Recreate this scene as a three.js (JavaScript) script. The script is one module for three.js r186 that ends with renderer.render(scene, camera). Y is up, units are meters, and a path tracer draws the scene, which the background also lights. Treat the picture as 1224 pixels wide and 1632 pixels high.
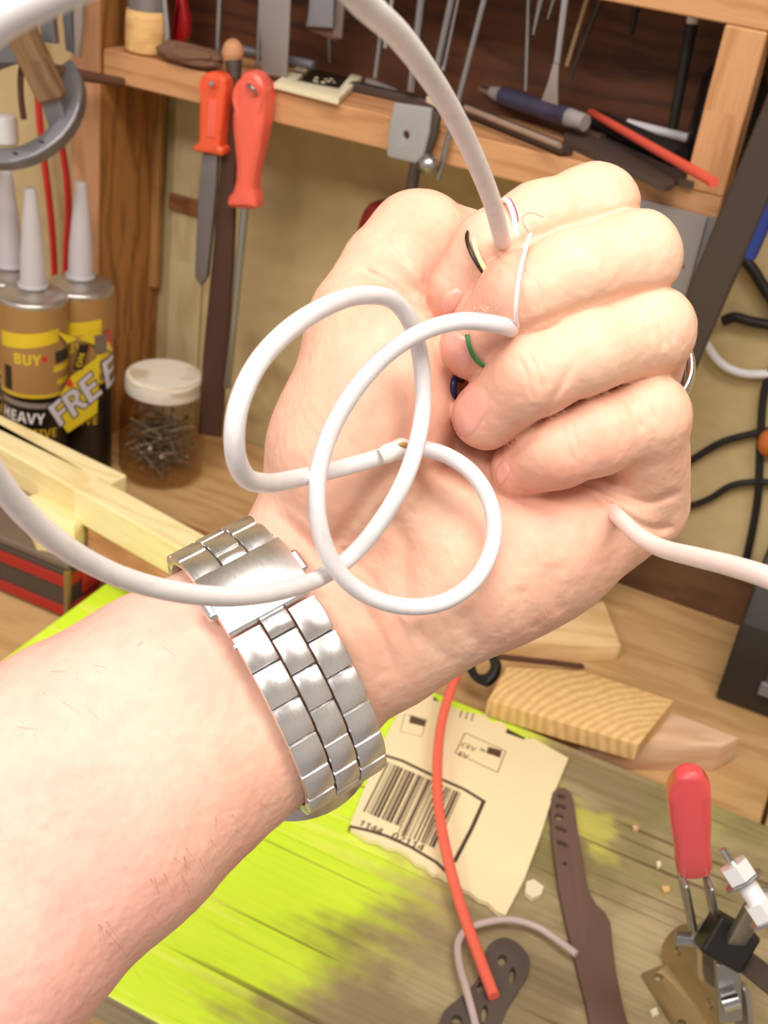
import * as THREE from 'three';
import { RoundedBoxGeometry } from 'three/addons/geometries/RoundedBoxGeometry.js';
import { mergeGeometries, toCreasedNormals } from 'three/addons/utils/BufferGeometryUtils.js';
import { RectAreaLightUniformsLib } from 'three/addons/lights/RectAreaLightUniformsLib.js';

RectAreaLightUniformsLib.init();
const renderer = new THREE.WebGLRenderer({ antialias: true });
renderer.toneMapping = THREE.LinearToneMapping;
renderer.toneMappingExposure = 1.0;
renderer.shadowMap.enabled = true;
const scene = new THREE.Scene();
const V = (x, y, z) => new THREE.Vector3(x, y, z);

// ---------------------------------------------------------------- camera (a phone held 0.42 m above the bench, tipped 30 degrees down)
const FOCAL = 1900, CX = 612, CY = 816;                       // focal length in pixels of the 1224 x 1632 frame
const downAxis = V(-0.1283, 0.8567, 0.4995).normalize();      // world down, bench right and bench depth as seen in the camera (x right, y down, z ahead)
const rightAxis = V(0.894, 0.3215, -0.3117); rightAxis.addScaledVector(downAxis, -rightAxis.dot(downAxis)).normalize();
const aheadAxis = rightAxis.clone().cross(downAxis);
const EYE = V(0, 0.42, 0);
const camera = new THREE.PerspectiveCamera(2 * Math.atan(CY / FOCAL) * 180 / Math.PI, 1224 / 1632, 0.02, 20);
const dirWorld = (x, y, z) => V(rightAxis.x * x + rightAxis.y * y + rightAxis.z * z, -(downAxis.x * x + downAxis.y * y + downAxis.z * z), -(aheadAxis.x * x + aheadAxis.y * y + aheadAxis.z * z));
camera.matrix.makeBasis(dirWorld(1, 0, 0), dirWorld(0, -1, 0), dirWorld(0, 0, -1));
camera.quaternion.setFromRotationMatrix(camera.matrix);
camera.position.copy(EYE);
camera.focus = 0.245; camera.userData.fStop = 38;
scene.add(camera);

// ---------------------------------------------------------------- light: the workshop's ceiling strip lamp, over the bench and a little to its right
const LAMP = { at: V(0.16, 1.08, -0.02), w: 0.9, d: 0.3, power: 11.8, color: '#fff6ec' };
const ceilingLight = new THREE.RectAreaLight(LAMP.color, LAMP.power, LAMP.w, LAMP.d);
ceilingLight.position.copy(LAMP.at).add(V(0, -0.006, 0)); ceilingLight.rotation.x = -Math.PI / 2; scene.add(ceilingLight);
const LAMP2 = { at: V(-0.35, 1.42, 1.0), w: 1.25, d: 0.42, power: 16, color: '#fff8f2' };
const ceilingLight2 = new THREE.RectAreaLight(LAMP2.color, LAMP2.power, LAMP2.w, LAMP2.d);
ceilingLight2.position.copy(LAMP2.at).add(V(0, -0.006, 0)); ceilingLight2.rotation.x = -Math.PI / 2; scene.add(ceilingLight2);

// ---------------------------------------------------------------- measuring helpers: sight lines met with real planes of the place
const BENCH = 0, LOW = -0.018, WALL = -0.74, SHELF_Z = -0.665;
const sight = (px, py) => dirWorld((px - CX) / FOCAL, (py - CY) / FOCAL, 1);
const at = (px, py, z) => sight(px, py).multiplyScalar(z).add(EYE);
const onY = (px, py, y = BENCH) => { const s = sight(px, py); return s.multiplyScalar((y - EYE.y) / s.y).add(EYE); };
const onZ = (px, py, z) => { const s = sight(px, py); return s.multiplyScalar(z / s.z).add(EYE); };

// ---------------------------------------------------------------- object helpers
const taken = {};
function numbered(name) { const n = taken[name] = (taken[name] ?? -1) + 1; return n ? `${name}_${String(n).padStart(3, '0')}` : name; }
function describe(o, label, category, group, kind) {
  o.userData.label = label; o.userData.category = category;
  if (group) o.userData.group = group;
  if (kind) o.userData.kind = kind;
  return o;
}
function shade(m) { m.castShadow = m.receiveShadow = true; return m; }
function thing(name, label, category, base, group, kind) {
  const g = new THREE.Group(); g.name = numbered(name); g.position.copy(base); scene.add(g);
  return describe(g, label, category, group, kind);
}
function rootOf(o) { while (o.parent && o.parent !== scene) o = o.parent; return o; }
function part(name, geo, material, parent) {                    // geometry given in world places
  const b = rootOf(parent).position; geo.translate(-b.x, -b.y, -b.z);
  const m = shade(new THREE.Mesh(geo, material)); m.name = name; parent.add(m); return m;
}
function single(name, geo, material, label, category, group, kind) {   // a thing that is one mesh
  geo.computeBoundingBox(); const bb = geo.boundingBox;
  const b = V((bb.min.x + bb.max.x) / 2, bb.min.y, (bb.min.z + bb.max.z) / 2);
  geo.translate(-b.x, -b.y, -b.z);
  const m = shade(new THREE.Mesh(geo, material)); m.name = numbered(name); m.position.copy(b); scene.add(m);
  return describe(m, label, category, group, kind);
}
function setting(name, geo, material) { const m = shade(new THREE.Mesh(geo, material)); m.name = name; m.userData.kind = 'structure'; scene.add(m); return m; }

// ---------------------------------------------------------------- noise
function rng(seed) { let s = seed >>> 0; return () => { s = (s + 0x6D2B79F5) >>> 0; let t = Math.imul(s ^ (s >>> 15), 1 | s); t = (t + Math.imul(t ^ (t >>> 7), 61 | t)) ^ t; return ((t ^ (t >>> 14)) >>> 0) / 4294967296; }; }
function hash3(x, y, z) { let h = Math.imul(x, 374761393) ^ Math.imul(y, 668265263) ^ Math.imul(z, 2147483647 - 1274126177); h = Math.imul(h ^ (h >>> 13), 1274126177); return ((h ^ (h >>> 16)) >>> 0) / 4294967296; }
function noise(x, y, z = 0) {
  const X = Math.floor(x), Y = Math.floor(y), Z = Math.floor(z); let u = x - X, v = y - Y, w = z - Z;
  u = u * u * (3 - 2 * u); v = v * v * (3 - 2 * v); w = w * w * (3 - 2 * w);
  const L = (a, b, t) => a + (b - a) * t;
  return L(L(L(hash3(X, Y, Z), hash3(X + 1, Y, Z), u), L(hash3(X, Y + 1, Z), hash3(X + 1, Y + 1, Z), u), v), L(L(hash3(X, Y, Z + 1), hash3(X + 1, Y, Z + 1), u), L(hash3(X, Y + 1, Z + 1), hash3(X + 1, Y + 1, Z + 1), u), v), w);
}
const fbm = (x, y, z = 0, n = 4) => { let a = 0.5, s = 0, t = 0; for (let i = 0; i < n; i++) { s += a * noise(x, y, z); t += a; x = x * 2.03 + 17; y = y * 2.03 + 5; z = z * 2.03 + 3; a *= 0.5; } return s / t; };
const clamp = (x, a = 0, b = 1) => Math.max(a, Math.min(b, x));
const smooth = (a, b, x) => { const t = clamp((x - a) / (b - a)); return t * t * (3 - 2 * t); };
const mix3 = (a, b, t) => [a[0] + (b[0] - a[0]) * t, a[1] + (b[1] - a[1]) * t, a[2] + (b[2] - a[2]) * t];

// ---------------------------------------------------------------- textures and materials
function texture(w, h, fn, color = true) {                      // fn(u, v) gives sRGB bytes; v runs upward
  const d = new Uint8Array(w * h * 4);
  for (let j = 0; j < h; j++) for (let i = 0; i < w; i++) { const c = fn((i + 0.5) / w, (j + 0.5) / h), k = (j * w + i) * 4; d[k] = clamp(c[0], 0, 255); d[k + 1] = clamp(c[1], 0, 255); d[k + 2] = clamp(c[2], 0, 255); d[k + 3] = 255; }
  const t = new THREE.DataTexture(d, w, h); t.magFilter = THREE.LinearFilter; t.minFilter = THREE.LinearMipmapLinearFilter; t.generateMipmaps = true;
  t.wrapS = t.wrapT = THREE.RepeatWrapping; if (color) t.colorSpace = THREE.SRGBColorSpace; t.needsUpdate = true; return t;
}
const std = (color, roughness = 0.6, metalness = 0, more = {}) => new THREE.MeshStandardMaterial({ color, roughness, metalness, ...more });
const phys = (color, roughness, more = {}) => new THREE.MeshPhysicalMaterial({ color, roughness, ...more });
// wood: u along the grain, one tile is 0.24 m x 0.12 m
function woodMap(light, dark, seed, rings = 9, fibre = 0.35) {
  return texture(512, 256, (u, v) => {
    const x = u * 24, y = v * 12, warp = fbm(x * 0.11 + seed, y * 0.5, seed) * 2.4;
    const ring = 0.5 + 0.5 * Math.sin((v * rings + warp) * 6.283), fine = fbm(x * 0.6, y * 22 + seed * 7, 1, 3);
    const t = clamp(Math.pow(ring, 2.2) * 0.6 + (fine - 0.5) * fibre * 2 + 0.15 * (fbm(x * 0.3, y * 0.4, seed + 9) - 0.5));
    return mix3(light, dark, t);
  });
}
const wood = (light, dark, seed, rings, roughness = 0.62, fibre) => std('#ffffff', roughness, 0, { map: woodMap(light, dark, seed, rings, fibre) });
const M = {
  rail: wood([212, 158, 112], [182, 124, 80], 1, 4), sideBoard: wood([176, 122, 66], [118, 74, 34], 2, 8), edge: wood([206, 152, 112], [172, 116, 78], 3, 4),
  backPanel: wood([110, 66, 38], [70, 38, 22], 4, 5), plank: wood([252, 238, 186], [236, 208, 140], 5, 4), plankDark: wood([226, 186, 118], [176, 128, 66], 6, 6),
  block: wood([242, 208, 158], [214, 170, 112], 7, 4), blockPink: wood([232, 196, 164], [204, 160, 124], 9, 4), bench: wood([202, 164, 114], [176, 134, 84], 10, 4), brown: wood([150, 98, 58], [104, 62, 34], 11, 6),
  steel: std('#b4b4b8', 0.34, 1), darkSteel: std('#5c504a', 0.5, 0.55), chrome: std('#d8d8dc', 0.16, 1), rust: std('#6d4a3a', 0.75, 0.3), castIron: std('#8d8c92', 0.45, 0.75), greyPaint: std('#a9a7a8', 0.55, 0.2),
  black: std('#17140f', 0.5), blackRubber: std('#1c1a19', 0.62), orange: phys('#f4603a', 0.42, { clearcoat: 0.15 }), coral: phys('#f86c58', 0.4, { clearcoat: 0.15 }), red: phys('#e8555a', 0.35, { clearcoat: 0.3 }), redWire: std('#d8362a', 0.5),
  whitePlastic: phys('#e9e6ea', 0.4), cream: std('#ece2c2', 0.7), blue: std('#283a86', 0.45), navy: std('#48455f', 0.5),
};

// ---------------------------------------------------------------- shapes, all in world places
function uvWood(geo, along) {                                   // real-size wood uv: u along the grain axis, v across it
  const p = geo.attributes.position, n = geo.attributes.normal, uv = new Float32Array(p.count * 2), ax = ['x', 'y', 'z'].indexOf(along), o1 = (ax + 1) % 3, o2 = (ax + 2) % 3;
  const g = (at3, i, k) => k === 0 ? at3.getX(i) : k === 1 ? at3.getY(i) : at3.getZ(i);
  for (let i = 0; i < p.count; i++) {
    const nn = [Math.abs(n.getX(i)), Math.abs(n.getY(i)), Math.abs(n.getZ(i))];
    if (nn[ax] > 0.7) { uv[i * 2] = g(p, i, o1) / 0.24; uv[i * 2 + 1] = g(p, i, o2) / 0.12; } else { uv[i * 2] = g(p, i, ax) / 0.24; uv[i * 2 + 1] = (nn[o1] > nn[o2] ? g(p, i, o2) + 0.031 : g(p, i, o1)) / 0.12; }
  }
  geo.setAttribute('uv', new THREE.BufferAttribute(uv, 2)); return geo;
}
function board(w, h, d, along = 'x', r = 0.0015) { return uvWood(new RoundedBoxGeometry(w, h, d, 2, Math.min(r, w / 2.1, h / 2.1, d / 2.1)), along); }
function box(x0, x1, y0, y1, z0, z1, along = 'x', r = 0.0015) { const g = board(x1 - x0, y1 - y0, z1 - z0, along, r); g.translate((x0 + x1) / 2, (y0 + y1) / 2, (z0 + z1) / 2); return g; }
function orient(geo, ex, ey, ez, o) { geo.applyMatrix4(new THREE.Matrix4().makeBasis(ex, ey, ez).setPosition(o)); return geo; }
function boxAlong(a, b, h, d, up = V(0, 1, 0), r = 0.001) {       // bar from a to b (grain along it), h along up, d across
  const ex = b.clone().sub(a), L = ex.length(); ex.normalize(); const ez = ex.clone().cross(up).normalize(), ey = ez.clone().cross(ex);
  return orient(board(L, h, d, 'x', r), ex, ey, ez, a.clone().add(b).multiplyScalar(0.5));
}
function curvePoints(pts, n) { return new THREE.CatmullRomCurve3(pts, false, 'centripetal').getSpacedPoints(n); }
function sweep(pts, radius, seg = 10, caps = true) {             // closed tube; radius is a number or a function of 0..1
  const n = pts.length, pos = [], nor = [], uv = [], idx = [], R = typeof radius === 'function' ? radius : () => radius;
  let N = null; const T = i => pts[Math.min(n - 1, i + 1)].clone().sub(pts[Math.max(0, i - 1)]).normalize();
  let len = 0;
  const ring = (c, u, w, r, nrm) => { const s = pos.length / 3; for (let k = 0; k <= seg; k++) { const a = k / seg * 2 * Math.PI, d = u.clone().multiplyScalar(Math.cos(a)).addScaledVector(w, Math.sin(a)); pos.push(c.x + d.x * r, c.y + d.y * r, c.z + d.z * r); const q = nrm ?? d; nor.push(q.x, q.y, q.z); uv.push(len, k / seg * 2 * Math.PI * r); } return s; };
  let prev = null;
  for (let i = 0; i < n; i++) {
    const t = T(i); if (!N) { N = Math.abs(t.y) < 0.9 ? V(0, 1, 0) : V(1, 0, 0); } N.addScaledVector(t, -N.dot(t)).normalize(); const B = t.clone().cross(N); const r = R(i / (n - 1));
    if (i) len += pts[i].distanceTo(pts[i - 1]);
    if (caps && i === 0) { const s = ring(pts[i], N, B, r, t.clone().negate()), c = pos.length / 3; pos.push(pts[i].x, pts[i].y, pts[i].z); nor.push(-t.x, -t.y, -t.z); uv.push(0, 0); for (let k = 0; k < seg; k++) idx.push(c, s + k + 1, s + k); }
    const s = ring(pts[i], N, B, r);
    if (prev !== null) for (let k = 0; k < seg; k++) idx.push(prev + k, prev + k + 1, s + k, s + k, prev + k + 1, s + k + 1);
    prev = s;
    if (caps && i === n - 1) { const s2 = ring(pts[i], N, B, r, t), c = pos.length / 3; pos.push(pts[i].x, pts[i].y, pts[i].z); nor.push(t.x, t.y, t.z); uv.push(0, 0); for (let k = 0; k < seg; k++) idx.push(c, s2 + k, s2 + k + 1); }
  }
  const g = new THREE.BufferGeometry();
  g.setAttribute('position', new THREE.Float32BufferAttribute(pos, 3)); g.setAttribute('normal', new THREE.Float32BufferAttribute(nor, 3)); g.setAttribute('uv', new THREE.Float32BufferAttribute(uv, 2)); g.setIndex(idx); return g;
}
const rod = (a, b, r0, r1 = r0, seg = 12) => sweep([a, a.clone().lerp(b, 0.5), b], t => r0 + (r1 - r0) * t, seg);
function lathe(profile, o, axis = V(0, 1, 0), seg = 32) {         // profile: [radius, height] up the axis from o
  const g = new THREE.LatheGeometry(profile.map(([r, h]) => new THREE.Vector2(r, h)), seg);
  g.applyQuaternion(new THREE.Quaternion().setFromUnitVectors(V(0, 1, 0), axis.clone().normalize())); g.translate(o.x, o.y, o.z); return g;
}
function extrude(outline, holes, depth, bevel, ex, ey, o, curve = 4) {   // outline in metres in the plane of ex, ey at o; depth along ex x ey
  const s = new THREE.Shape(outline.map(([x, y]) => new THREE.Vector2(x, y)));
  for (const h of holes) s.holes.push(new THREE.Path(h.map(([x, y]) => new THREE.Vector2(x, y))));
  const g = new THREE.ExtrudeGeometry(s, { depth, bevelEnabled: bevel > 0, bevelThickness: bevel, bevelSize: bevel, bevelOffset: -bevel, bevelSegments: curve, steps: 1 });
  return orient(toCreasedNormals(g, 0.6), ex, ey, ex.clone().cross(ey).normalize(), o);
}
const circle = (cx, cy, rx, ry = rx, n = 16) => Array.from({ length: n }, (_, i) => [cx + rx * Math.cos(i / n * 6.2832), cy + ry * Math.sin(i / n * 6.2832)]);
function spline(pts, n = 6, closed = true) { const c = new THREE.CatmullRomCurve3(pts.map(([x, y]) => V(x, y, 0)), closed, 'centripetal'); return c.getPoints(pts.length * n).slice(0, -1).map(p => [p.x, p.y]); }
// ================================================================ the room
const wallMap = texture(1024, 512, (u, v) => {                   // old yellow-cream paint with scuffs, one tile is 1.6 m x 0.8 m
  const n = fbm(u * 9, v * 5, 2, 5), f = fbm(u * 160, v * 80, 5, 2), st = smooth(0.62, 0.8, fbm(u * 24, v * 16, 8, 4));
  const c = mix3([214, 194, 148], [194, 170, 120], n); const d = mix3(c, [150, 122, 78], st * 0.55); return [d[0] + (f - 0.5) * 16, d[1] + (f - 0.5) * 16, d[2] + (f - 0.5) * 14];
});
const wallPaint = std('#ffffff', 0.75, 0, { map: wallMap });
const plaster = std('#e2e0de', 0.9), concrete = std('#b6b3b2', 0.9);
{
  const g = new THREE.BoxGeometry(3.2, 2.6, 0.1); g.translate(0, 0.35, WALL - 0.05); const uv = g.attributes.uv, p = g.attributes.position; for (let i = 0; i < uv.count; i++) uv.setXY(i, p.getX(i) / 1.6, p.getY(i) / 0.8);
  setting('wall_back', g, wallPaint);
  const plain = (name, w, h, d, x, y, z, m) => { const q = new THREE.BoxGeometry(w, h, d); q.translate(x, y, z); return setting(name, q, m); };
  plain('wall_left', 0.1, 2.6, 3.4, -1.65, 0.35, 0.91, plaster); plain('wall_right', 0.1, 2.6, 3.4, 1.65, 0.35, 0.91, plaster); plain('wall_front', 3.4, 2.6, 0.1, 0, 0.35, 2.6, plaster);
  plain('floor', 3.4, 0.1, 3.5, 0, -0.95, 0.9, concrete); plain('ceiling', 3.4, 0.1, 3.5, 0, 1.62, 0.9, plaster);
}
for (const [L, label] of [[LAMP, 'long ceiling lamp above the workbench'], [LAMP2, 'long ceiling lamp behind the place of the camera']]) {
  const t = thing('ceiling_lamp', label, 'lamp', L.at.clone());
  part('lamp_housing', box(L.at.x - L.w / 2 - 0.02, L.at.x + L.w / 2 + 0.02, L.at.y + 0.004, L.at.y + 0.07, L.at.z - L.d / 2 - 0.02, L.at.z + L.d / 2 + 0.02), std('#e8e8e6', 0.5), t);
  for (const s of [-1, 1]) part('hanger', rod(V(L.at.x + s * L.w * 0.35, L.at.y + 0.07, L.at.z), V(L.at.x + s * L.w * 0.35, 1.572, L.at.z), 0.004), M.steel, t);
  const g = new THREE.PlaneGeometry(L.w, L.d); g.rotateX(Math.PI / 2); g.translate(L.at.x, L.at.y, L.at.z);
  part('diffuser', g, std('#ffffff', 0.6, 0, { emissive: L.color, emissiveIntensity: 1.2 }), t);
}
// ---------------------------------------------------------------- workbench: brown top, and on it the worn yellow-green painted board
const BX0 = -0.365, BX1 = 0.62, BZ0 = -0.515, BZ1 = -0.26;
{
  const t = thing('workbench', 'brown wooden workbench along the back wall', 'workbench', V(-0.1, -0.9, -0.5));
  const cuts = [-1.5, -0.72, 0.034, 0.42, 1.5];
  for (let i = 0; i < 4; i++) part('plank', box(cuts[i] + 0.0012, cuts[i + 1] - 0.0012, LOW - 0.03, LOW, WALL + 0.001, -0.262, 'x', 0.002), M.bench, t);
  part('apron', box(-1.5, 1.5, LOW - 0.14, LOW - 0.03, -0.3, -0.275), M.brown, t);
  for (const x of [-1.3, 1.3]) for (const z of [-0.68, -0.32]) part('leg', box(x - 0.04, x + 0.04, -0.9, LOW - 0.03, z - 0.03, z + 0.03, 'y'), M.brown, t);
}
const boardMap = texture(2048, 640, (u, v) => {                   // painted plywood: lime-yellow paint at the left, worn and grimy to the right, split along the grain
  const x = BX0 + u * (BX1 - BX0), z = BZ1 + (BZ0 - BZ1) * v;
  const grain = fbm(x * 26, z * 900, 1, 3), streak = fbm(x * 9 + 4, z * 260, 4, 3), patch = fbm(x * 30, z * 42, 7, 5), big = fbm(x * 9, z * 13, 12, 4);
  const grime = mix3([176, 160, 124], [144, 128, 96], smooth(0.3, 0.7, patch)); let c = mix3(grime, [194, 176, 138], smooth(0.52, 0.75, big) * 0.6);
  c = mix3(c, [128, 124, 70], smooth(0.5, 0.68, fbm(x * 14 + 9, z * 18, 21, 4)) * 0.5);
  const edge = x + 0.112 + (z + 0.38) * 0.12 + (patch - 0.5) * 0.075 + (streak - 0.5) * 0.03 + (grain - 0.5) * 0.012;
  const paint = 1 - smooth(-0.03, 0.03, edge);
  let y = mix3([224, 255, 72], [210, 246, 50], patch); if (streak > 0.66) y = mix3(y, [240, 250, 120], 0.5);
  c = mix3(c, y, paint);
  const thin = smooth(0.6, 0.72, fbm(x * 22 + 40, z * 30, 31, 4)) * smooth(-0.02, 0.03, edge) * (1 - smooth(0.06, 0.12, edge)); c = mix3(c, [206, 200, 96], thin * 0.8);
  const crack = smooth(0.71, 0.8, fbm(x * 7 + 30, z * 420, 17, 2)) * smooth(-0.12, 0.01, edge); c = mix3(c, [92, 76, 46], crack * 0.6);
  const g = (grain - 0.5) * 26 * (1 - 0.6 * paint); return [c[0] + g, c[1] + g, c[2] + g * 0.8];
});
{
  const g = new RoundedBoxGeometry(BX1 - BX0, 0.018, BZ1 - BZ0, 2, 0.0015); g.translate((BX0 + BX1) / 2, LOW + 0.009, (BZ0 + BZ1) / 2);
  const p = g.attributes.position, uv = g.attributes.uv; for (let i = 0; i < p.count; i++) { const side = Math.abs(g.attributes.normal.getY(i)) < 0.5; uv.setXY(i, side ? 0.7 + (p.getX(i) - BX0) / (BX1 - BX0) * 0.28 : (p.getX(i) - BX0) / (BX1 - BX0), side ? 0.5 + p.getY(i) / 0.25 : (BZ1 - p.getZ(i)) / (BZ1 - BZ0)); }
  single('painted_board', g, phys('#ffffff', 0.5, { map: boardMap, clearcoat: 0.12, clearcoatRoughness: 0.4 }), 'worn yellow-green painted board lying along the front of the bench', 'board');
}
// ---------------------------------------------------------------- tool rack on the wall: side board, two shelves, upright, dark back
const SHELF_Y = 0.269, UPPER_Y = 0.352, SX0 = -0.5;
{
  const t = thing('tool_rack', 'wooden tool rack with two shelves and dark back panel on wall', 'tool rack', V(-0.3, LOW, WALL));
  part('side_panel', box(SX0 - 0.02, SX0, LOW, 0.62, WALL + 0.001, SHELF_Z, 'y'), M.sideBoard, t);
  part('edge_strip', box(SX0 - 0.0215, SX0 + 0.0005, LOW, 0.62, SHELF_Z, SHELF_Z + 0.003, 'y', 0.001), M.edge, t);
  part('lower_shelf', box(SX0 + 0.001, -0.092, SHELF_Y - 0.02, SHELF_Y, WALL + 0.004, SHELF_Z, 'x'), M.rail, t);
  part('upper_shelf', box(SX0 + 0.001, 0.12, UPPER_Y, UPPER_Y + 0.022, WALL + 0.004, SHELF_Z, 'x'), M.rail, t);
  part('upright', box(-0.114, -0.092, SHELF_Y - 0.001, UPPER_Y, SHELF_Z - 0.02, SHELF_Z + 0.001, 'y'), M.rail, t);
  part('back_panel', box(SX0 + 0.002, -0.06, SHELF_Y - 0.004, 0.62, WALL + 0.0008, WALL + 0.0045, 'x', 0.0005), M.backPanel, t);
  part('back_panel', box(-0.058, 0.2, 0.2, 0.62, WALL + 0.0008, WALL + 0.003, 'x', 0.0005), M.black, t);
}
// ================================================================ the arm and fist: one distance field in millimetres (x right, y down, z away from the eye), meshed once
const mm = (px, py, z) => [(px - CX) / FOCAL * z, (py - CY) / FOCAL * z, z];
const mmWorld = p => dirWorld(p[0] / 1000, p[1] / 1000, p[2] / 1000).add(EYE);
function smin(a, b, k) { const h = Math.max(k - Math.abs(a - b), 0) / k; return Math.min(a, b) - h * h * k * 0.25; }
function cone(a, b, ra, rb) { const e = [b[0] - a[0], b[1] - a[1], b[2] - a[2]], L = e[0] * e[0] + e[1] * e[1] + e[2] * e[2] || 1e-6; return p => { const x = p[0] - a[0], y = p[1] - a[1], z = p[2] - a[2], t = clamp((x * e[0] + y * e[1] + z * e[2]) / L); const dx = x - e[0] * t, dy = y - e[1] * t, dz = z - e[2] * t; return Math.sqrt(dx * dx + dy * dy + dz * dz) - (ra + (rb - ra) * t); }; }
function egg(c, ax, ay, az, rx, ry, rz) { return p => { const x = p[0] - c[0], y = p[1] - c[1], z = p[2] - c[2]; const u = (x * ax[0] + y * ax[1] + z * ax[2]) / rx, v = (x * ay[0] + y * ay[1] + z * ay[2]) / ry, w = (x * az[0] + y * az[1] + z * az[2]) / rz; const k0 = Math.sqrt(u * u + v * v + w * w), k1 = Math.sqrt((u / rx) ** 2 + (v / ry) ** 2 + (w / rz) ** 2); return k1 < 1e-9 ? -Math.min(rx, ry, rz) : k0 * (k0 - 1) / k1; }; }
const chain = pts => { const out = []; for (let i = 0; i + 1 < pts.length; i++) out.push(cone(mm(...pts[i]), mm(...pts[i + 1]), pts[i][3], pts[i + 1][3])); return out; };
const blend = (list, k) => p => { let d = 1e3; for (const f of list) d = smin(d, f(p), k); return d; };

// forearm and wrist as two rounded columns; each station: centre, half width, half thickness, direction across
const stations = [[-420, 1685, 214, 37, 30, 0.6, 0.8], [-92, 1438, 232, 35, 27, 0.6, 0.8], [150, 1258, 246, 30.8, 24, 0.58, 0.81], [294, 1150, 254, 28.2, 21.5, 0.54, 0.84], [430, 1062, 260, 26.2, 19, 0.5, 0.87], [534, 950, 262, 25.6, 17, 0.58, 0.81]];
const bodyParts = [];
for (const s of [-1, 1]) bodyParts.push(...chain(stations.map(([x, y, z, w, t, ux, uy]) => { const o = s * (w - t) * FOCAL / z; return [x + ux * o, y + uy * o, z, t]; })));
bodyParts.push(
  ...chain([[535, 880, 266, 14], [700, 600, 273, 13], [830, 410, 276, 11]]), ...chain([[550, 930, 264, 15.5], [740, 700, 268, 15], [915, 510, 276, 11.5]]),
  ...chain([[575, 975, 261, 16], [800, 790, 264, 15], [1000, 640, 274, 10.6]]), ...chain([[600, 1015, 260, 15], [830, 890, 261, 14], [1020, 800, 264, 10.5]]),
  ...chain([[618, 1000, 258, 14], [780, 900, 256, 15.5], [880, 858, 257, 14], [965, 815, 257, 11]]),                            // heel of the hand below the little finger
  ...chain([[522, 845, 264, 14.5], [546, 715, 257, 15], [590, 520, 258, 12.5]]),                            // thumb metacarpal
  egg(mm(600, 660, 247), [0.32, -0.947, 0], [0.947, 0.32, 0], [0, 0, 1], 27, 16.5, 14),                   // ball of the thumb
  egg(mm(715, 835, 253), [0.8, -0.6, 0], [0.6, 0.8, 0], [0, 0, 1], 16, 12, 10),
);
const bodyField = blend(bodyParts, 7);
const FINGERS = [
  [[835, 405, 276, 10.5], [946, 334, 244, 8.8], [862, 360, 240, 8.2], [788, 402, 238, 8.2], [734, 466, 240, 6.9]],
  [[920, 505, 277, 10.5], [1010, 409, 237, 8.9], [915, 437, 231, 8.2], [830, 474, 230, 8.2], [757, 552, 237, 6.9]],
  [[1000, 640, 275, 10.6], [1035, 526, 239, 8.7], [935, 560, 232, 8.0], [848, 598, 231, 8.0], [775, 662, 238, 6.9]],
  [[1022, 800, 262, 10.6], [1032, 662, 242, 8.2], [950, 692, 238, 7.7], [885, 718, 238, 7.3], [828, 748, 244, 6]],
];
const thumbField = blend(chain([[590, 520, 258, 12.5], [630, 440, 264, 11.5], [668, 388, 271, 11], [720, 398, 281, 9.2], [768, 402, 287, 8.8]]), 5);
const fingerFields = FINGERS.map(f => blend(chain(f), 3));
function plainField(p) {
  let f = 1e3; for (const g of fingerFields) f = smin(f, g(p), 0.7);
  return smin(smin(bodyField(p), thumbField(p), 5), f, 1.3);
}
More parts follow.
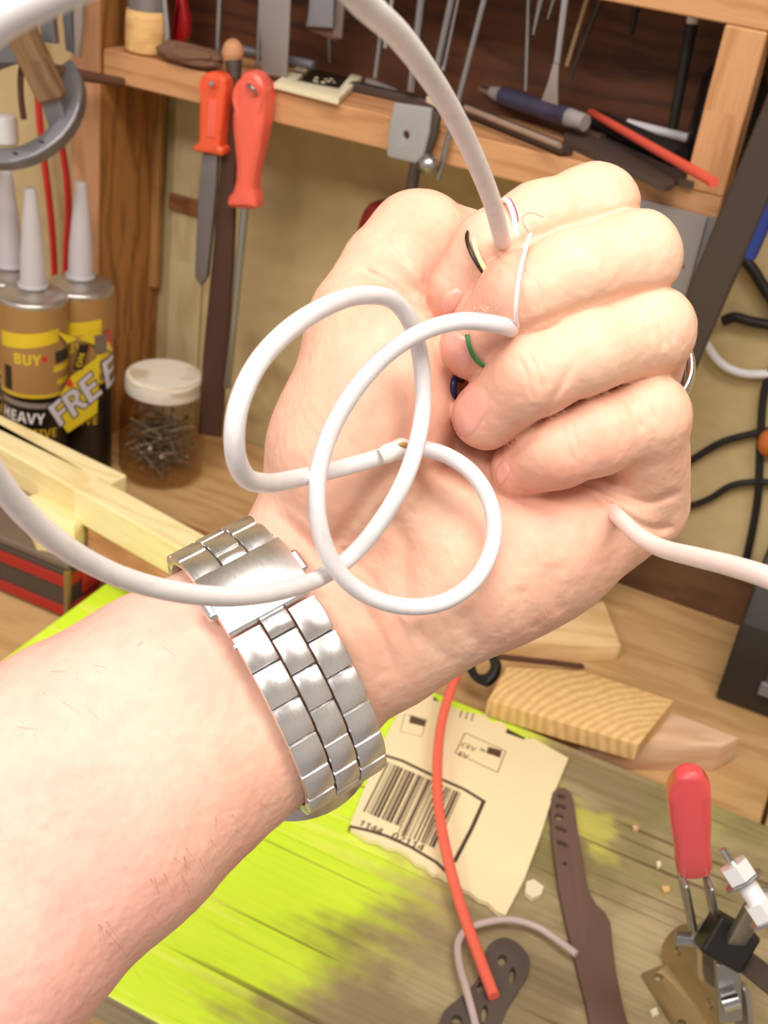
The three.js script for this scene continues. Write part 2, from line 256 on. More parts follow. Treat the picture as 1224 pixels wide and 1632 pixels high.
// skin folds as grooves pressed into the surface: view polyline, depth in mm, width in mm, reach in depth
const FOLDS = [
  [[[815, 396], [845, 379], [937, 347], [1010, 331], [1040, 325]], 0.35, 1], [[[815, 536], [831, 527], [909, 495], [986, 470], [1070, 455], [1100, 450]], 0.4, 1],
  [[[560, 425], [610, 448], [655, 478], [692, 492]], 1.1, 1.2], [[[600, 360], [640, 420], [690, 470]], 0.5, 1.1],
  [[[690, 560], [672, 650], [640, 730], [590, 790], [545, 850], [520, 890]], 0.9, 1.9], [[[590, 790], [640, 860], [645, 930], [640, 1000]], 0.8, 2.2],
  [[[790, 760], [740, 740], [690, 745], [640, 770]], 0.7, 1.6], [[[920, 762], [985, 790], [1040, 800], [1095, 778]], 0.8, 0.9], [[[930, 775], [985, 815], [1035, 842], [1080, 838]], 1.0, 1.0],
  [[[826, 930], [838, 975], [858, 1010]], 0.45, 2.2], [[[880, 890], [880, 940], [892, 985]], 0.45, 2.2], [[[650, 1000], [690, 1030], [730, 1060]], 0.4, 1.8], [[[735, 965], [752, 1010], [780, 1040]], 0.4, 2],
  [[[430, 805], [505, 880], [590, 985], [640, 1095]], 0.7, 1.3], [[[455, 790], [540, 870], [618, 960], [670, 1075]], 0.5, 1.2], [[[925, 560], [880, 640], [840, 700], [790, 745]], 0.4, 1],
  [[[826, 420], [846, 452], [852, 505]], 0.32, 0.55], [[[838, 425], [858, 460], [866, 500]], 0.22, 0.5], [[[812, 425], [830, 470], [836, 515]], 0.2, 0.5], [[[838, 556], [856, 590], [862, 628]], 0.32, 0.55], [[[852, 552], [872, 590], [876, 622]], 0.2, 0.5], [[[824, 562], [840, 600], [846, 636]], 0.2, 0.5],
  [[[935, 285], [960, 300], [972, 328]], 0.35, 0.7], [[[950, 280], [976, 300], [984, 330]], 0.2, 0.6], [[[1010, 362], [1035, 395], [1040, 440]], 0.3, 0.7], [[[1025, 480], [1052, 512], [1060, 560]], 0.35, 0.7], [[[1045, 478], [1068, 512], [1074, 552]], 0.25, 0.6], [[[1005, 486], [1030, 516], [1038, 556]], 0.2, 0.6],
  [[[1000, 628], [1010, 660], [1030, 690]], 0.35, 0.7], [[[1022, 620], [1034, 652], [1052, 676]], 0.25, 0.6], [[[892, 668], [902, 700], [912, 740]], 0.25, 0.5], [[[906, 664], [918, 700], [926, 734]], 0.2, 0.5], [[[776, 390], [800, 420], [815, 425]], 0.25, 0.5],
  [[[640, 345], [610, 385], [600, 430]], 0.3, 1.0], [[[660, 350], [640, 385], [636, 425]], 0.25, 0.8],
].map(([line, depth, width]) => { const px = line.map(([x, y]) => [x, y]); const xs = px.map(q => q[0]), ys = px.map(q => q[1]); const pts = spline(px.map(q => q), 4, false); pts.push(px[px.length - 1]); const m = width * 7.8 * 2.6; return { pts, depth, w: width * 7.8, x0: Math.min(...xs) - m, x1: Math.max(...xs) + m, y0: Math.min(...ys) - m, y1: Math.max(...ys) + m }; });
function foldDepth(p) {
  const X = p[0] / p[2] * FOCAL + CX, Y = p[1] / p[2] * FOCAL + CY; let s = 0;
  for (const f of FOLDS) {
    if (X < f.x0 || X > f.x1 || Y < f.y0 || Y > f.y1) continue;
    let best = 1e9, at01 = 0; const n = f.pts.length - 1;
    for (let i = 0; i < n; i++) { const [ax, ay] = f.pts[i], [bx, by] = f.pts[i + 1], ex = bx - ax, ey = by - ay, L = ex * ex + ey * ey || 1e-6, t = clamp(((X - ax) * ex + (Y - ay) * ey) / L), d = (X - ax - ex * t) ** 2 + (Y - ay - ey * t) ** 2; if (d < best) { best = d; at01 = (i + t) / n; } }
    s = Math.max(s, f.depth * Math.exp(-best / (f.w * f.w)) * smooth(0, 0.2, at01) * smooth(1, 0.8, at01));
  }
  return s;
}
function field(p) {
  let d = plainField(p); if (Math.abs(d) > 3) return d;
  if (p[2] < 268) d += foldDepth(p);
  return d - 0.16 * (noise(p[0] * 0.55 + 50, p[1] * 0.55 + 90, p[2] * 0.55) - 0.5) - 0.1 * (noise(p[0] * 1.3 + 50, p[1] * 1.3 + 90, p[2] * 1.3) - 0.5) - 0.5 * (noise(p[0] * 0.12 + 9, p[1] * 0.12 + 40, p[2] * 0.12) - 0.5);
}
function surfaceNet(lo, hi, cell) {
  const n = [0, 1, 2].map(k => Math.ceil((hi[k] - lo[k]) / cell) + 1), [nx, ny, nz] = n, F = new Float32Array(nx * ny * nz), B = 8, reach = B * cell * 0.5 * 1.7321 * 1.15 + 2;
  const P = [0, 0, 0], id = (i, j, k) => (k * ny + j) * nx + i;
  for (let k0 = 0; k0 < nz; k0 += B) for (let j0 = 0; j0 < ny; j0 += B) for (let i0 = 0; i0 < nx; i0 += B) {
    const d = plainField([lo[0] + (i0 + B / 2) * cell, lo[1] + (j0 + B / 2) * cell, lo[2] + (k0 + B / 2) * cell]), skip = Math.abs(d) > reach;
    for (let k = k0; k < Math.min(nz, k0 + B); k++) for (let j = j0; j < Math.min(ny, j0 + B); j++) for (let i = i0; i < Math.min(nx, i0 + B); i++) { if (skip) F[id(i, j, k)] = d; else { P[0] = lo[0] + i * cell; P[1] = lo[1] + j * cell; P[2] = lo[2] + k * cell; F[id(i, j, k)] = field(P); } }
  }
  const vert = new Int32Array(nx * ny * nz).fill(-1), pos = [];
  for (let k = 0; k < nz - 1; k++) for (let j = 0; j < ny - 1; j++) for (let i = 0; i < nx - 1; i++) {
    let m = 0; for (let c = 0; c < 8; c++) if (F[id(i + (c & 1), j + (c >> 1 & 1), k + (c >> 2))] < 0) m |= 1 << c;
    if (m === 0 || m === 255) continue;
    let x = 0, y = 0, z = 0, q = 0;
    for (let a = 0; a < 8; a++) for (let e = 0; e < 3; e++) { const b = a | 1 << e; if (b === a) continue; if ((m >> a & 1) === (m >> b & 1)) continue; const fa = F[id(i + (a & 1), j + (a >> 1 & 1), k + (a >> 2))], fb = F[id(i + (b & 1), j + (b >> 1 & 1), k + (b >> 2))], t = fa / (fa - fb); x += (a & 1) + (e === 0 ? t : 0); y += (a >> 1 & 1) + (e === 1 ? t : 0); z += (a >> 2) + (e === 2 ? t : 0); q++; }
    vert[id(i, j, k)] = pos.length / 3; pos.push(lo[0] + (i + x / q) * cell, lo[1] + (j + y / q) * cell, lo[2] + (k + z / q) * cell);
  }
  const idx = [];
  for (let k = 1; k < nz - 1; k++) for (let j = 1; j < ny - 1; j++) for (let i = 1; i < nx - 1; i++) {
    const s = F[id(i, j, k)] < 0, quad = (a, b, c, d, flip) => { if (a < 0 || b < 0 || c < 0 || d < 0) return; if (flip) idx.push(a, c, b, a, d, c); else idx.push(a, b, c, a, c, d); };
    if (s !== F[id(i + 1, j, k)] < 0) quad(vert[id(i, j - 1, k - 1)], vert[id(i, j, k - 1)], vert[id(i, j, k)], vert[id(i, j - 1, k)], !s);
    if (s !== F[id(i, j + 1, k)] < 0) quad(vert[id(i - 1, j, k - 1)], vert[id(i - 1, j, k)], vert[id(i, j, k)], vert[id(i, j, k - 1)], !s);
    if (s !== F[id(i, j, k + 1)] < 0) quad(vert[id(i - 1, j - 1, k)], vert[id(i, j - 1, k)], vert[id(i, j, k)], vert[id(i - 1, j, k)], !s);
  }
  return { pos, idx };
}
function gradient(p, e = 0.3) { const g = [0, 1, 2].map(k => { const a = [...p], b = [...p]; a[k] += e; b[k] -= e; return field(a) - field(b); }); const L = Math.hypot(...g) || 1; return g.map(v => v / L); }
function skinTone(p) {                                            // linear colour of the skin itself: redder finger ends and palm patches, paler knuckles
  const X = p[0] / p[2] * FOCAL + CX, Y = p[1] / p[2] * FOCAL + CY;
  const n = fbm(p[0] * 0.07 + 5, p[1] * 0.07, p[2] * 0.07, 3), f = fbm(p[0] * 0.5, p[1] * 0.5, p[2] * 0.5, 3);
  let red = 0.35 + (n - 0.5) * 1.1 + (f - 0.5) * 0.45;
  for (const [cx, cy, r, a] of [[730, 520, 130, 0.35], [640, 420, 90, 0.3], [860, 780, 120, 0.3], [560, 640, 130, 0.1], [900, 800, 140, 0.1], [930, 330, 110, -0.3], [960, 420, 110, -0.25], [960, 540, 110, -0.15], [720, 850, 70, -0.2]]) red += a * Math.exp(-((X - cx) ** 2 + (Y - cy) ** 2) / (r * r));
  red = clamp(red); const fore = smooth(-5, -60, p[0]); return mix3(mix3([0.84, 0.55, 0.40], [0.85, 0.52, 0.43], fore), mix3([0.80, 0.38, 0.28], [0.81, 0.37, 0.31], fore), red);
}
console.log('meshing the hand');
const person = thing('person', 'bare left forearm and closed fist gripping white cable, palm side to the camera', 'person', mmWorld([-30, 40, 260]));
const skin = phys('#ffffff', 0.48, { vertexColors: true, specularIntensity: 0.6, sheen: 0.25, sheenRoughness: 0.5, sheenColor: new THREE.Color('#ffb9a0') });
{
  const net = surfaceNet([-175, -80, 195], [72, 150, 305], 0.63), g = new THREE.BufferGeometry(), n = net.pos.length / 3, P = new Float32Array(n * 3), N = new Float32Array(n * 3), C = new Float32Array(n * 3);
  for (let i = 0; i < n; i++) {
    const p = [net.pos[i * 3], net.pos[i * 3 + 1], net.pos[i * 3 + 2]], q = gradient(p), w = mmWorld(p), d = dirWorld(...q), c = skinTone(p);
    P.set([w.x, w.y, w.z], i * 3); N.set([d.x, d.y, d.z], i * 3); C.set(c, i * 3);
  }
  g.setAttribute('position', new THREE.BufferAttribute(P, 3)); g.setAttribute('normal', new THREE.BufferAttribute(N, 3)); g.setAttribute('color', new THREE.BufferAttribute(C, 3));
  g.setIndex(net.idx); part('body', g, skin, person); console.log('hand triangles', net.idx.length / 3);
}
function touch(px, py, z0 = 215) { let z = z0; const u = [(px - CX) / FOCAL, (py - CY) / FOCAL]; for (let i = 0; i < 160 && z < 300; i++) { const d = field([u[0] * z, u[1] * z, z]); if (d < 0.02) break; z += Math.max(0.02, d * 0.6); } return z < 300 ? [u[0] * z, u[1] * z, z] : null; }
// nails: thin curved plates seated on the finger ends
const nailMat = phys('#eaaa9b', 0.25, { clearcoat: 0.35, clearcoatRoughness: 0.25 });
for (const outline of [
  [[719, 668], [724, 640], [746, 619], [772, 620], [778, 645], [766, 676], [746, 698], [728, 692]], [[706, 552], [712, 530], [732, 530], [748, 552], [752, 582], [740, 594], [720, 586]], [[704, 484], [710, 468], [726, 460], [738, 466], [731, 484], [717, 502], [707, 498]], [[790, 762], [792, 744], [802, 734], [812, 744], [806, 766], [797, 775]],
]) {
  const rim = spline(outline, 4), c = rim.reduce((a, q) => [a[0] + q[0] / rim.length, a[1] + q[1] / rim.length], [0, 0]), R = 7, pos = [], idx = []; let ok = true;
  for (let r = 0; r <= R; r++) for (let k = 0; k < rim.length; k++) { const t = r / R, h = touch(c[0] + (rim[k][0] - c[0]) * t, c[1] + (rim[k][1] - c[1]) * t); if (!h) { ok = false; break; } const q = gradient(h, 0.8), lift = 0.32 * (1 - Math.pow(t, 8)) - 0.04 * t; const w = mmWorld([h[0] + q[0] * lift, h[1] + q[1] * lift, h[2] + q[2] * lift]); pos.push(w.x, w.y, w.z); }
  if (!ok) { console.log('nail misses'); continue; }
  const m = rim.length; for (let r = 0; r < R; r++) for (let k = 0; k < m; k++) { const a = r * m + k, b = r * m + (k + 1) % m, d = a + m, e = b + m; idx.push(a, d, b, b, d, e); }
  const g = new THREE.BufferGeometry(); g.setAttribute('position', new THREE.Float32BufferAttribute(pos, 3)); g.setIndex(idx); g.computeVertexNormals(); part('fingernail', g, nailMat, person);
}
{ // fine dark hairs along the forearm
  const r = rng(7), list = [], hair = (x, y, dx, dy, len) => { const a = touch(x, y); if (!a) return; const q = gradient(a), b = r() * 0.6 + 0.3, pts = []; for (let i = 0; i <= 5; i++) { const t = i / 5, s = len * t; pts.push(mmWorld([a[0] + q[0] * b * s * 0.28 * (1 - t * 0.5) + dx * s, a[1] + q[1] * b * s * 0.28 * (1 - t * 0.5) + dy * s + (r() - 0.5) * 0.1, a[2] + q[2] * b * s * 0.28])); } list.push(sweep(pts, t => 0.00003 * (1.05 - t), 4, false)); };
  for (let i = 0; i < 90; i++) { const t = r(), x = 10 + 270 * t + r() * 30, y = 1062 - 178 * t - 12 + r() * r() * 190; hair(x, y, (r() - 0.2) * 0.8, 0.5 + (r() - 0.5) * 0.9, 5 + r() * 6); }
  for (let i = 0; i < 22; i++) { const t = r(); hair(170 + 260 * t - r() * 90, 1560 - 250 * t - r() * 60, 0.7 * r(), 0.4 + 0.5 * r(), 5 + r() * 6); }
  for (let i = 0; i < 10; i++) { const t = r(); hair(760 + 140 * t, 1040 - 78 * t, 0.3 * (r() - 0.3), 0.5, 2 + 2 * r()); }
  const h = part('arm_hair', mergeGeometries(list), std('#7a5238', 0.6), person); h.userData.kind = 'stuff';
}
// ---------------------------------------------------------------- steel bracelet round the wrist
{
  const n = V(0.88, -0.47, 0.33).normalize(), v = V(0, 0, -1).addScaledVector(n, n.z).normalize(), u = n.clone().cross(v).normalize(); if (u.y < 0) u.negate();
  const c = V(...mm(438, 1058, 259)), A = 30.2, Bb = 24.2;
  const toW = q => mmWorld([q.x, q.y, q.z]), dW = q => dirWorld(q.x, q.y, q.z);
  const t = thing('wristwatch', 'steel link watch bracelet with folding clasp around the wrist', 'watch', toW(c));
  const N = 2000, S = [0]; const el = a => c.clone().addScaledVector(u, A * Math.sin(a)).addScaledVector(v, Bb * Math.cos(a)); for (let i = 1; i <= N; i++) S.push(S[i - 1] + el(i / N * 2 * Math.PI).distanceTo(el((i - 1) / N * 2 * Math.PI)));
  const total = S[N], angle = s => { s = ((s % total) + total) % total; let lo = 0, hi = N; while (hi - lo > 1) { const m = (lo + hi) >> 1; if (S[m] > s) hi = m; else lo = m; } return (lo + (s - S[lo]) / (S[hi] - S[lo])) / N * 2 * Math.PI; };
  const frame = s => { const a = angle(s), p = el(a), T = u.clone().multiplyScalar(A * Math.cos(a)).addScaledVector(v, -Bb * Math.sin(a)).normalize(), O = u.clone().multiplyScalar(Math.sin(a) / A).addScaledVector(v, Math.cos(a) / Bb).normalize(); return { p, T, O }; };
  const brushed = texture(256, 256, (x, y) => { const k = 150 + 90 * fbm(x * 4, y * 120, 3, 3); return [k, k, k]; }, false);
  const linkMat = new THREE.MeshPhysicalMaterial({ color: '#efeeef', metalness: 1, roughness: 0.4, roughnessMap: brushed, anisotropy: 0.4 }), polish = std('#dcdcde', 0.2, 1);
  const place = (geo, s, off, lift) => { const { p, T, O } = frame(s), o = p.clone().addScaledVector(n, off).addScaledVector(O, lift); geo.scale(0.001, 0.001, 0.001); return orient(geo, dW(n), dW(O.clone().cross(n).normalize()), dW(O), toW(o)); };
  const PITCH = 8.05, W = [6.5, 5.8, 6.5], OFF = [-6.3, 0, 6.3], clasp = -17.5, gapHalf = 7.4, lens = [];
  const arched = (w, L, lowZ, edgeZ, topZ) => {                    // bar of width w with an arched top along its length L
    const o = [[-L / 2, lowZ], [L / 2, lowZ], [L / 2, edgeZ - 0.35]]; for (let i = 0; i <= 10; i++) { const y = L / 2 - 0.18 - (L - 0.36) * i / 10; o.push([y, edgeZ + (topZ - edgeZ) * (1 - (y / (L / 2)) ** 2)]); } o.push([-L / 2, edgeZ - 0.35]);
    const g = new THREE.ExtrudeGeometry(new THREE.Shape(o.map(q => new THREE.Vector2(...q))), { depth: w - 0.5, bevelEnabled: true, bevelSize: 0.25, bevelOffset: -0.25, bevelThickness: 0.25, bevelSegments: 2 }); const uv = g.attributes.uv; for (let i = 0; i < uv.count; i++) uv.setXY(i, uv.getX(i) / 6, uv.getY(i) / 6);
    const c = toCreasedNormals(g, 0.45); c.translate(0, 0, -w / 2 + 0.25); c.applyMatrix4(new THREE.Matrix4().makeBasis(V(0, 1, 0), V(0, 0, 1), V(1, 0, 0))); return c;
  };
  const linkGeo = w => arched(w - 0.2, PITCH - 0.15, -1.2, 0.7, 1.45);
  const rows = Math.floor((total - 2 * gapHalf - 46) / PITCH / 1);
  for (let col = 0; col < 3; col++) for (const dir of [1, -1]) for (let i = 0; i < rows / 2 + 1; i++) {
    const s = clasp + dir * (gapHalf + (i + 0.5 + (col === 1 ? -0.5 : 0)) * PITCH + (col === 1 && i === 0 ? 1.8 : 0)); const half = col === 1 && i === 0;
    if (Math.abs(((s - clasp) % total + total) % total - total / 2) < 24) continue;
    const g = linkGeo(W[col]); if (half) g.scale(1, 0.55, 1); part('link', place(g, s, OFF[col], 0), linkMat, t);
  }
  const k = arched(19.6, 2 * gapHalf - 0.4, -1.6, 0.2, 1.6);
  const cl = part('clasp', place(k, clasp, 0, 1.2), linkMat, t);
  for (const s of [-1, 1]) { part('push_button', place(new RoundedBoxGeometry(2.4, 5.6, 2, 3, 0.9), clasp, s * 10.3, 1.0), polish, cl); part('pin', place(new RoundedBoxGeometry(1, 1.4, 1.4, 2, 0.45), clasp + 9.2 * -s, s * 9.6, 0), polish, cl); }
  // watch head on the back of the wrist
  const head = frame(clasp + total / 2); const disc = (r, h, lift) => { const g = new THREE.CylinderGeometry(r, r, h, 48); g.rotateX(Math.PI / 2); return place(g, clasp + total / 2, 0, lift); };
  part('watch_case', disc(19.5, 8, 3), polish, t); part('watch_glass', disc(16.5, 1, 7.4), std('#10141c', 0.12), t);
}
// ---------------------------------------------------------------- wedding ring on the ring finger
{
  const a = mm(1000, 640, 275), b = mm(1030, 522, 239), f = 0.5, c = [0, 1, 2].map(k => a[k] + (b[k] - a[k]) * f), ax = V(b[0] - a[0], b[1] - a[1], b[2] - a[2]).normalize();
  const axW = dirWorld(ax.x, ax.y, ax.z), r0 = 0.0107, g = lathe([[r0, -0.0026], [r0 + 0.0009, -0.0028], [r0 + 0.0017, -0.0016], [r0 + 0.0019, 0], [r0 + 0.0017, 0.0012], [r0 + 0.0014, 0.0014], [r0 + 0.0014, 0.0017], [r0 + 0.0016, 0.002], [r0 + 0.0009, 0.0028], [r0, 0.0026], [r0, -0.0026]], mmWorld(c), axW, 64);
  single('finger_ring', g, std('#dedde0', 0.2, 1), 'plain silver ring on the ring finger of the fist', 'ring');
}
// ================================================================ the white cable: three runs that meet inside the fist, and the thin cores that come out of it
const cableMap = texture(256, 128, (u, v) => { const n = fbm(u * 30, v * 18, 3, 4), d = smooth(0.66, 0.8, fbm(u * 50 + 9, v * 30, 6, 3)); const c = mix3([236, 234, 236], [222, 219, 222], n); return mix3(c, [196, 186, 180], d * 0.25); });
cableMap.repeat.set(8, 30);
const cableMat = phys('#ffffff', 0.46, { map: cableMap }), cablePink = phys('#efdcd6', 0.42);
const CR = 0.00165;
const run = list => list.map(q => at(q[0], q[1], q[2] / 1000));
const cable = (name, label, list, n, r, m = cableMat, group) => single(name, sweep(curvePoints(run(list), n), r, 14), m, label, 'cable', group);
cable('white_cable', 'white cable coming down from the top edge into the fist', [[452, -150, 108], [504, -88, 115], [570, -5, 128], [640, 62, 146], [700, 145, 165], [750, 238, 188], [783, 318, 208], [796, 365, 222], [804, 398, 234], [810, 430, 246]], 120, CR);
{
  const pts = [[852, 556, 246], [826, 532, 232], [795, 518, 221], [735, 512, 218], [680, 526, 218], [620, 562, 217], [565, 622, 216], [524, 695, 215], [506, 765, 214], [508, 835, 214], [530, 897, 217], [575, 943, 222], [640, 966, 227], [705, 960, 231], [757, 925, 233], [785, 868, 234], [783, 808, 234], [755, 757, 234], [712, 726, 234], [665, 714, 233], [640, 716, 232], [600, 730, 229], [540, 747, 225], [470, 763, 212], [420, 770, 196], [388, 757, 186], [374, 715, 180], [378, 655, 178], [403, 592, 180], [450, 535, 186], [512, 492, 195], [575, 471, 206], [625, 478, 214], [655, 515, 221], [670, 570, 226], [674, 640, 227], [665, 705, 224], [640, 775, 222], [600, 840, 223], [558, 888, 224], [520, 915, 222], [450, 941, 207], [370, 951, 194], [285, 944, 183], [200, 922, 173], [120, 883, 162], [55, 833, 152], [0, 770, 143], [-60, 670, 132], [-120, 500, 118], [-130, 300, 106], [-90, 130, 100], [-10, 40, 97], [80, -8, 96], [200, -60, 96], [330, -130, 100], [420, -170, 104]];
  const t = thing('white_cable', 'white cable looped twice over the palm and running out left across the bracelet', 'cable', at(670, 720, 0.23));
  const c = curvePoints(run(pts), 620); part('jacket', sweep(c, CR, 14), cableMat, t);
  const nick = run([[607, 728, 227.6], [622, 721, 228], [640, 715, 229.6], [655, 714, 231]]); const r = rng(4);
  part('damaged_jacket', sweep(curvePoints(nick, 30), u => CR * (0.97 + Math.sin(u * 3.1416) * (0.2 + 0.12 * Math.sin(u * 11) + 0.2 * (noise(u * 16, 3) - 0.5))), 14), phys('#e9e4de', 0.5), t);
  part('exposed_core', sweep(curvePoints(run([[634, 709, 227.4], [644, 709, 227.6], [652, 714, 228.6]]), 10), u => 0.0006 * Math.sin(0.3 + u * 2.6), 8), std('#b98a4e', 0.5), t).userData.label = 'amber core in the nick';
  for (let i = 0; i < 4; i++) part('fibre', sweep(curvePoints(run([[750 + i * 12, 505, 216.5], [752 + i * 13 + r() * 6, 494 - r() * 6, 215], [760 + i * 14 - r() * 20, 488 + r() * 8, 215]]), 10), 0.00005, 5), std('#d9cfc6', 0.6), t);
}
cable('white_cable', 'white cable leaving the fist under the little finger toward the right edge', [[930, 785, 256], [968, 808, 249], [992, 830, 240], [1015, 852, 231], [1050, 872, 222], [1110, 888, 208], [1170, 903, 196], [1240, 926, 184], [1330, 965, 174], [1480, 1060, 172], [1640, 1230, 185], [1760, 1460, 215]], 130, u => CR * (1 + 0.1 * smooth(0.1, 0.3, u)), cablePink);
// thin cores
const core = (name, label, color, list, r = 0.00042, n = 40) => single(name, sweep(curvePoints(run(list), n), r, 10), phys(color, 0.35), label, 'wire', 'thin cable cores in the fist');
core('thin_wire', 'dark brown core wire looped over the index finger end', '#2e1c10', [[790, 455, 236], [772, 437, 229.5], [752, 405, 229], [744, 378, 231], [752, 362, 234], [766, 356, 238], [774, 356, 246]]);
core('thin_wire', 'pale cream core wire beside the dark brown one on the index finger', '#f3e7b0', [[792, 452, 235], [776, 434, 228.6], [762, 408, 229], [755, 385, 230.5], [757, 366, 234], [765, 360, 240]], 0.0005);
core('thin_wire', 'white core wire bent over beside the upright cable between index and middle fingers', '#f4ecf0', [[824, 402, 232], [822, 370, 230], [818, 342, 230], [810, 322, 231], [803, 320, 233], [806, 345, 236], [813, 380, 238]], 0.00055);
core('thin_wire', 'purple core wire behind the white one between index and middle fingers', '#a0347c', [[830, 402, 233], [826, 370, 231], [821, 340, 231], [812, 320, 233], [804, 318, 236]], 0.00045);
core('thin_wire', 'long white core wire crossing the middle finger', '#f7f2f6', [[845, 374, 226.5], [838, 395, 222], [829, 432, 219.4], [823, 475, 219.4], [822, 505, 221.5], [827, 528, 227], [832, 545, 233]], 0.00042);
core('thin_wire', 'short green core wire lying on the middle finger nail', '#2f7d46', [[744, 533, 229], [748, 552, 229], [756, 570, 230], [768, 581, 231], [778, 587, 234]], 0.00045);
core('thin_wire', 'bright green core wire showing left of the upright cable at the thumb', '#4fa05c', [[784, 334, 240], [785, 346, 233], [790, 362, 230.5], [800, 385, 231]], 0.00045);
core('thin_wire', 'dark blue core wire end between the middle and ring finger tips', '#26305e', [[735, 606, 246], [724, 606, 240], [722, 622, 240], [725, 640, 243]], 0.0008);
core('thin_wire', 'hair-thin bare strand curling up from the long white core', '#b08a80', [[845, 374, 226.4], [834, 356, 225], [834, 345, 225], [846, 339, 226], [866, 346, 227]], 0.00008);
// ================================================================ things on the bench
const flat = (pts, y) => pts.map(([x, z]) => onY(x, z, y));        // outline read off the bench plane
function slab(outline, y0, h, bevel = 0.0004, holes = []) {        // plate lying flat: outline of points at height y0
  const c = outline.reduce((a, p) => a.add(p), V(0, 0, 0)).multiplyScalar(1 / outline.length);
  const f = l => { const o = l.map(p => [p.x - c.x, -(p.z - c.z)]); return o; };
  let o = f(outline), area = 0; for (let i = 0; i < o.length; i++) { const [a, b] = o[i], [d, e] = o[(i + 1) % o.length]; area += a * e - d * b; } if (area < 0) o = o.reverse();
  return extrude(o, holes.map(f), Math.max(1e-4, h - 2 * bevel), bevel, V(1, 0, 0), V(0, 0, -1), V(c.x, y0 + bevel, c.z), 2);
}
function slabUV(g, along) { const p = g.attributes.position, n = g.attributes.normal, uv = new Float32Array(p.count * 2), a = along.clone().normalize(), b = V(-a.z, 0, a.x); for (let i = 0; i < p.count; i++) { const q = V(p.getX(i), p.getY(i), p.getZ(i)); uv[i * 2] = q.dot(a) / 0.24; uv[i * 2 + 1] = (Math.abs(n.getY(i)) > 0.6 ? q.dot(b) : q.y * 1 + q.dot(b) * 0.3) / 0.12; } g.setAttribute('uv', new THREE.BufferAttribute(uv, 2)); return g; }

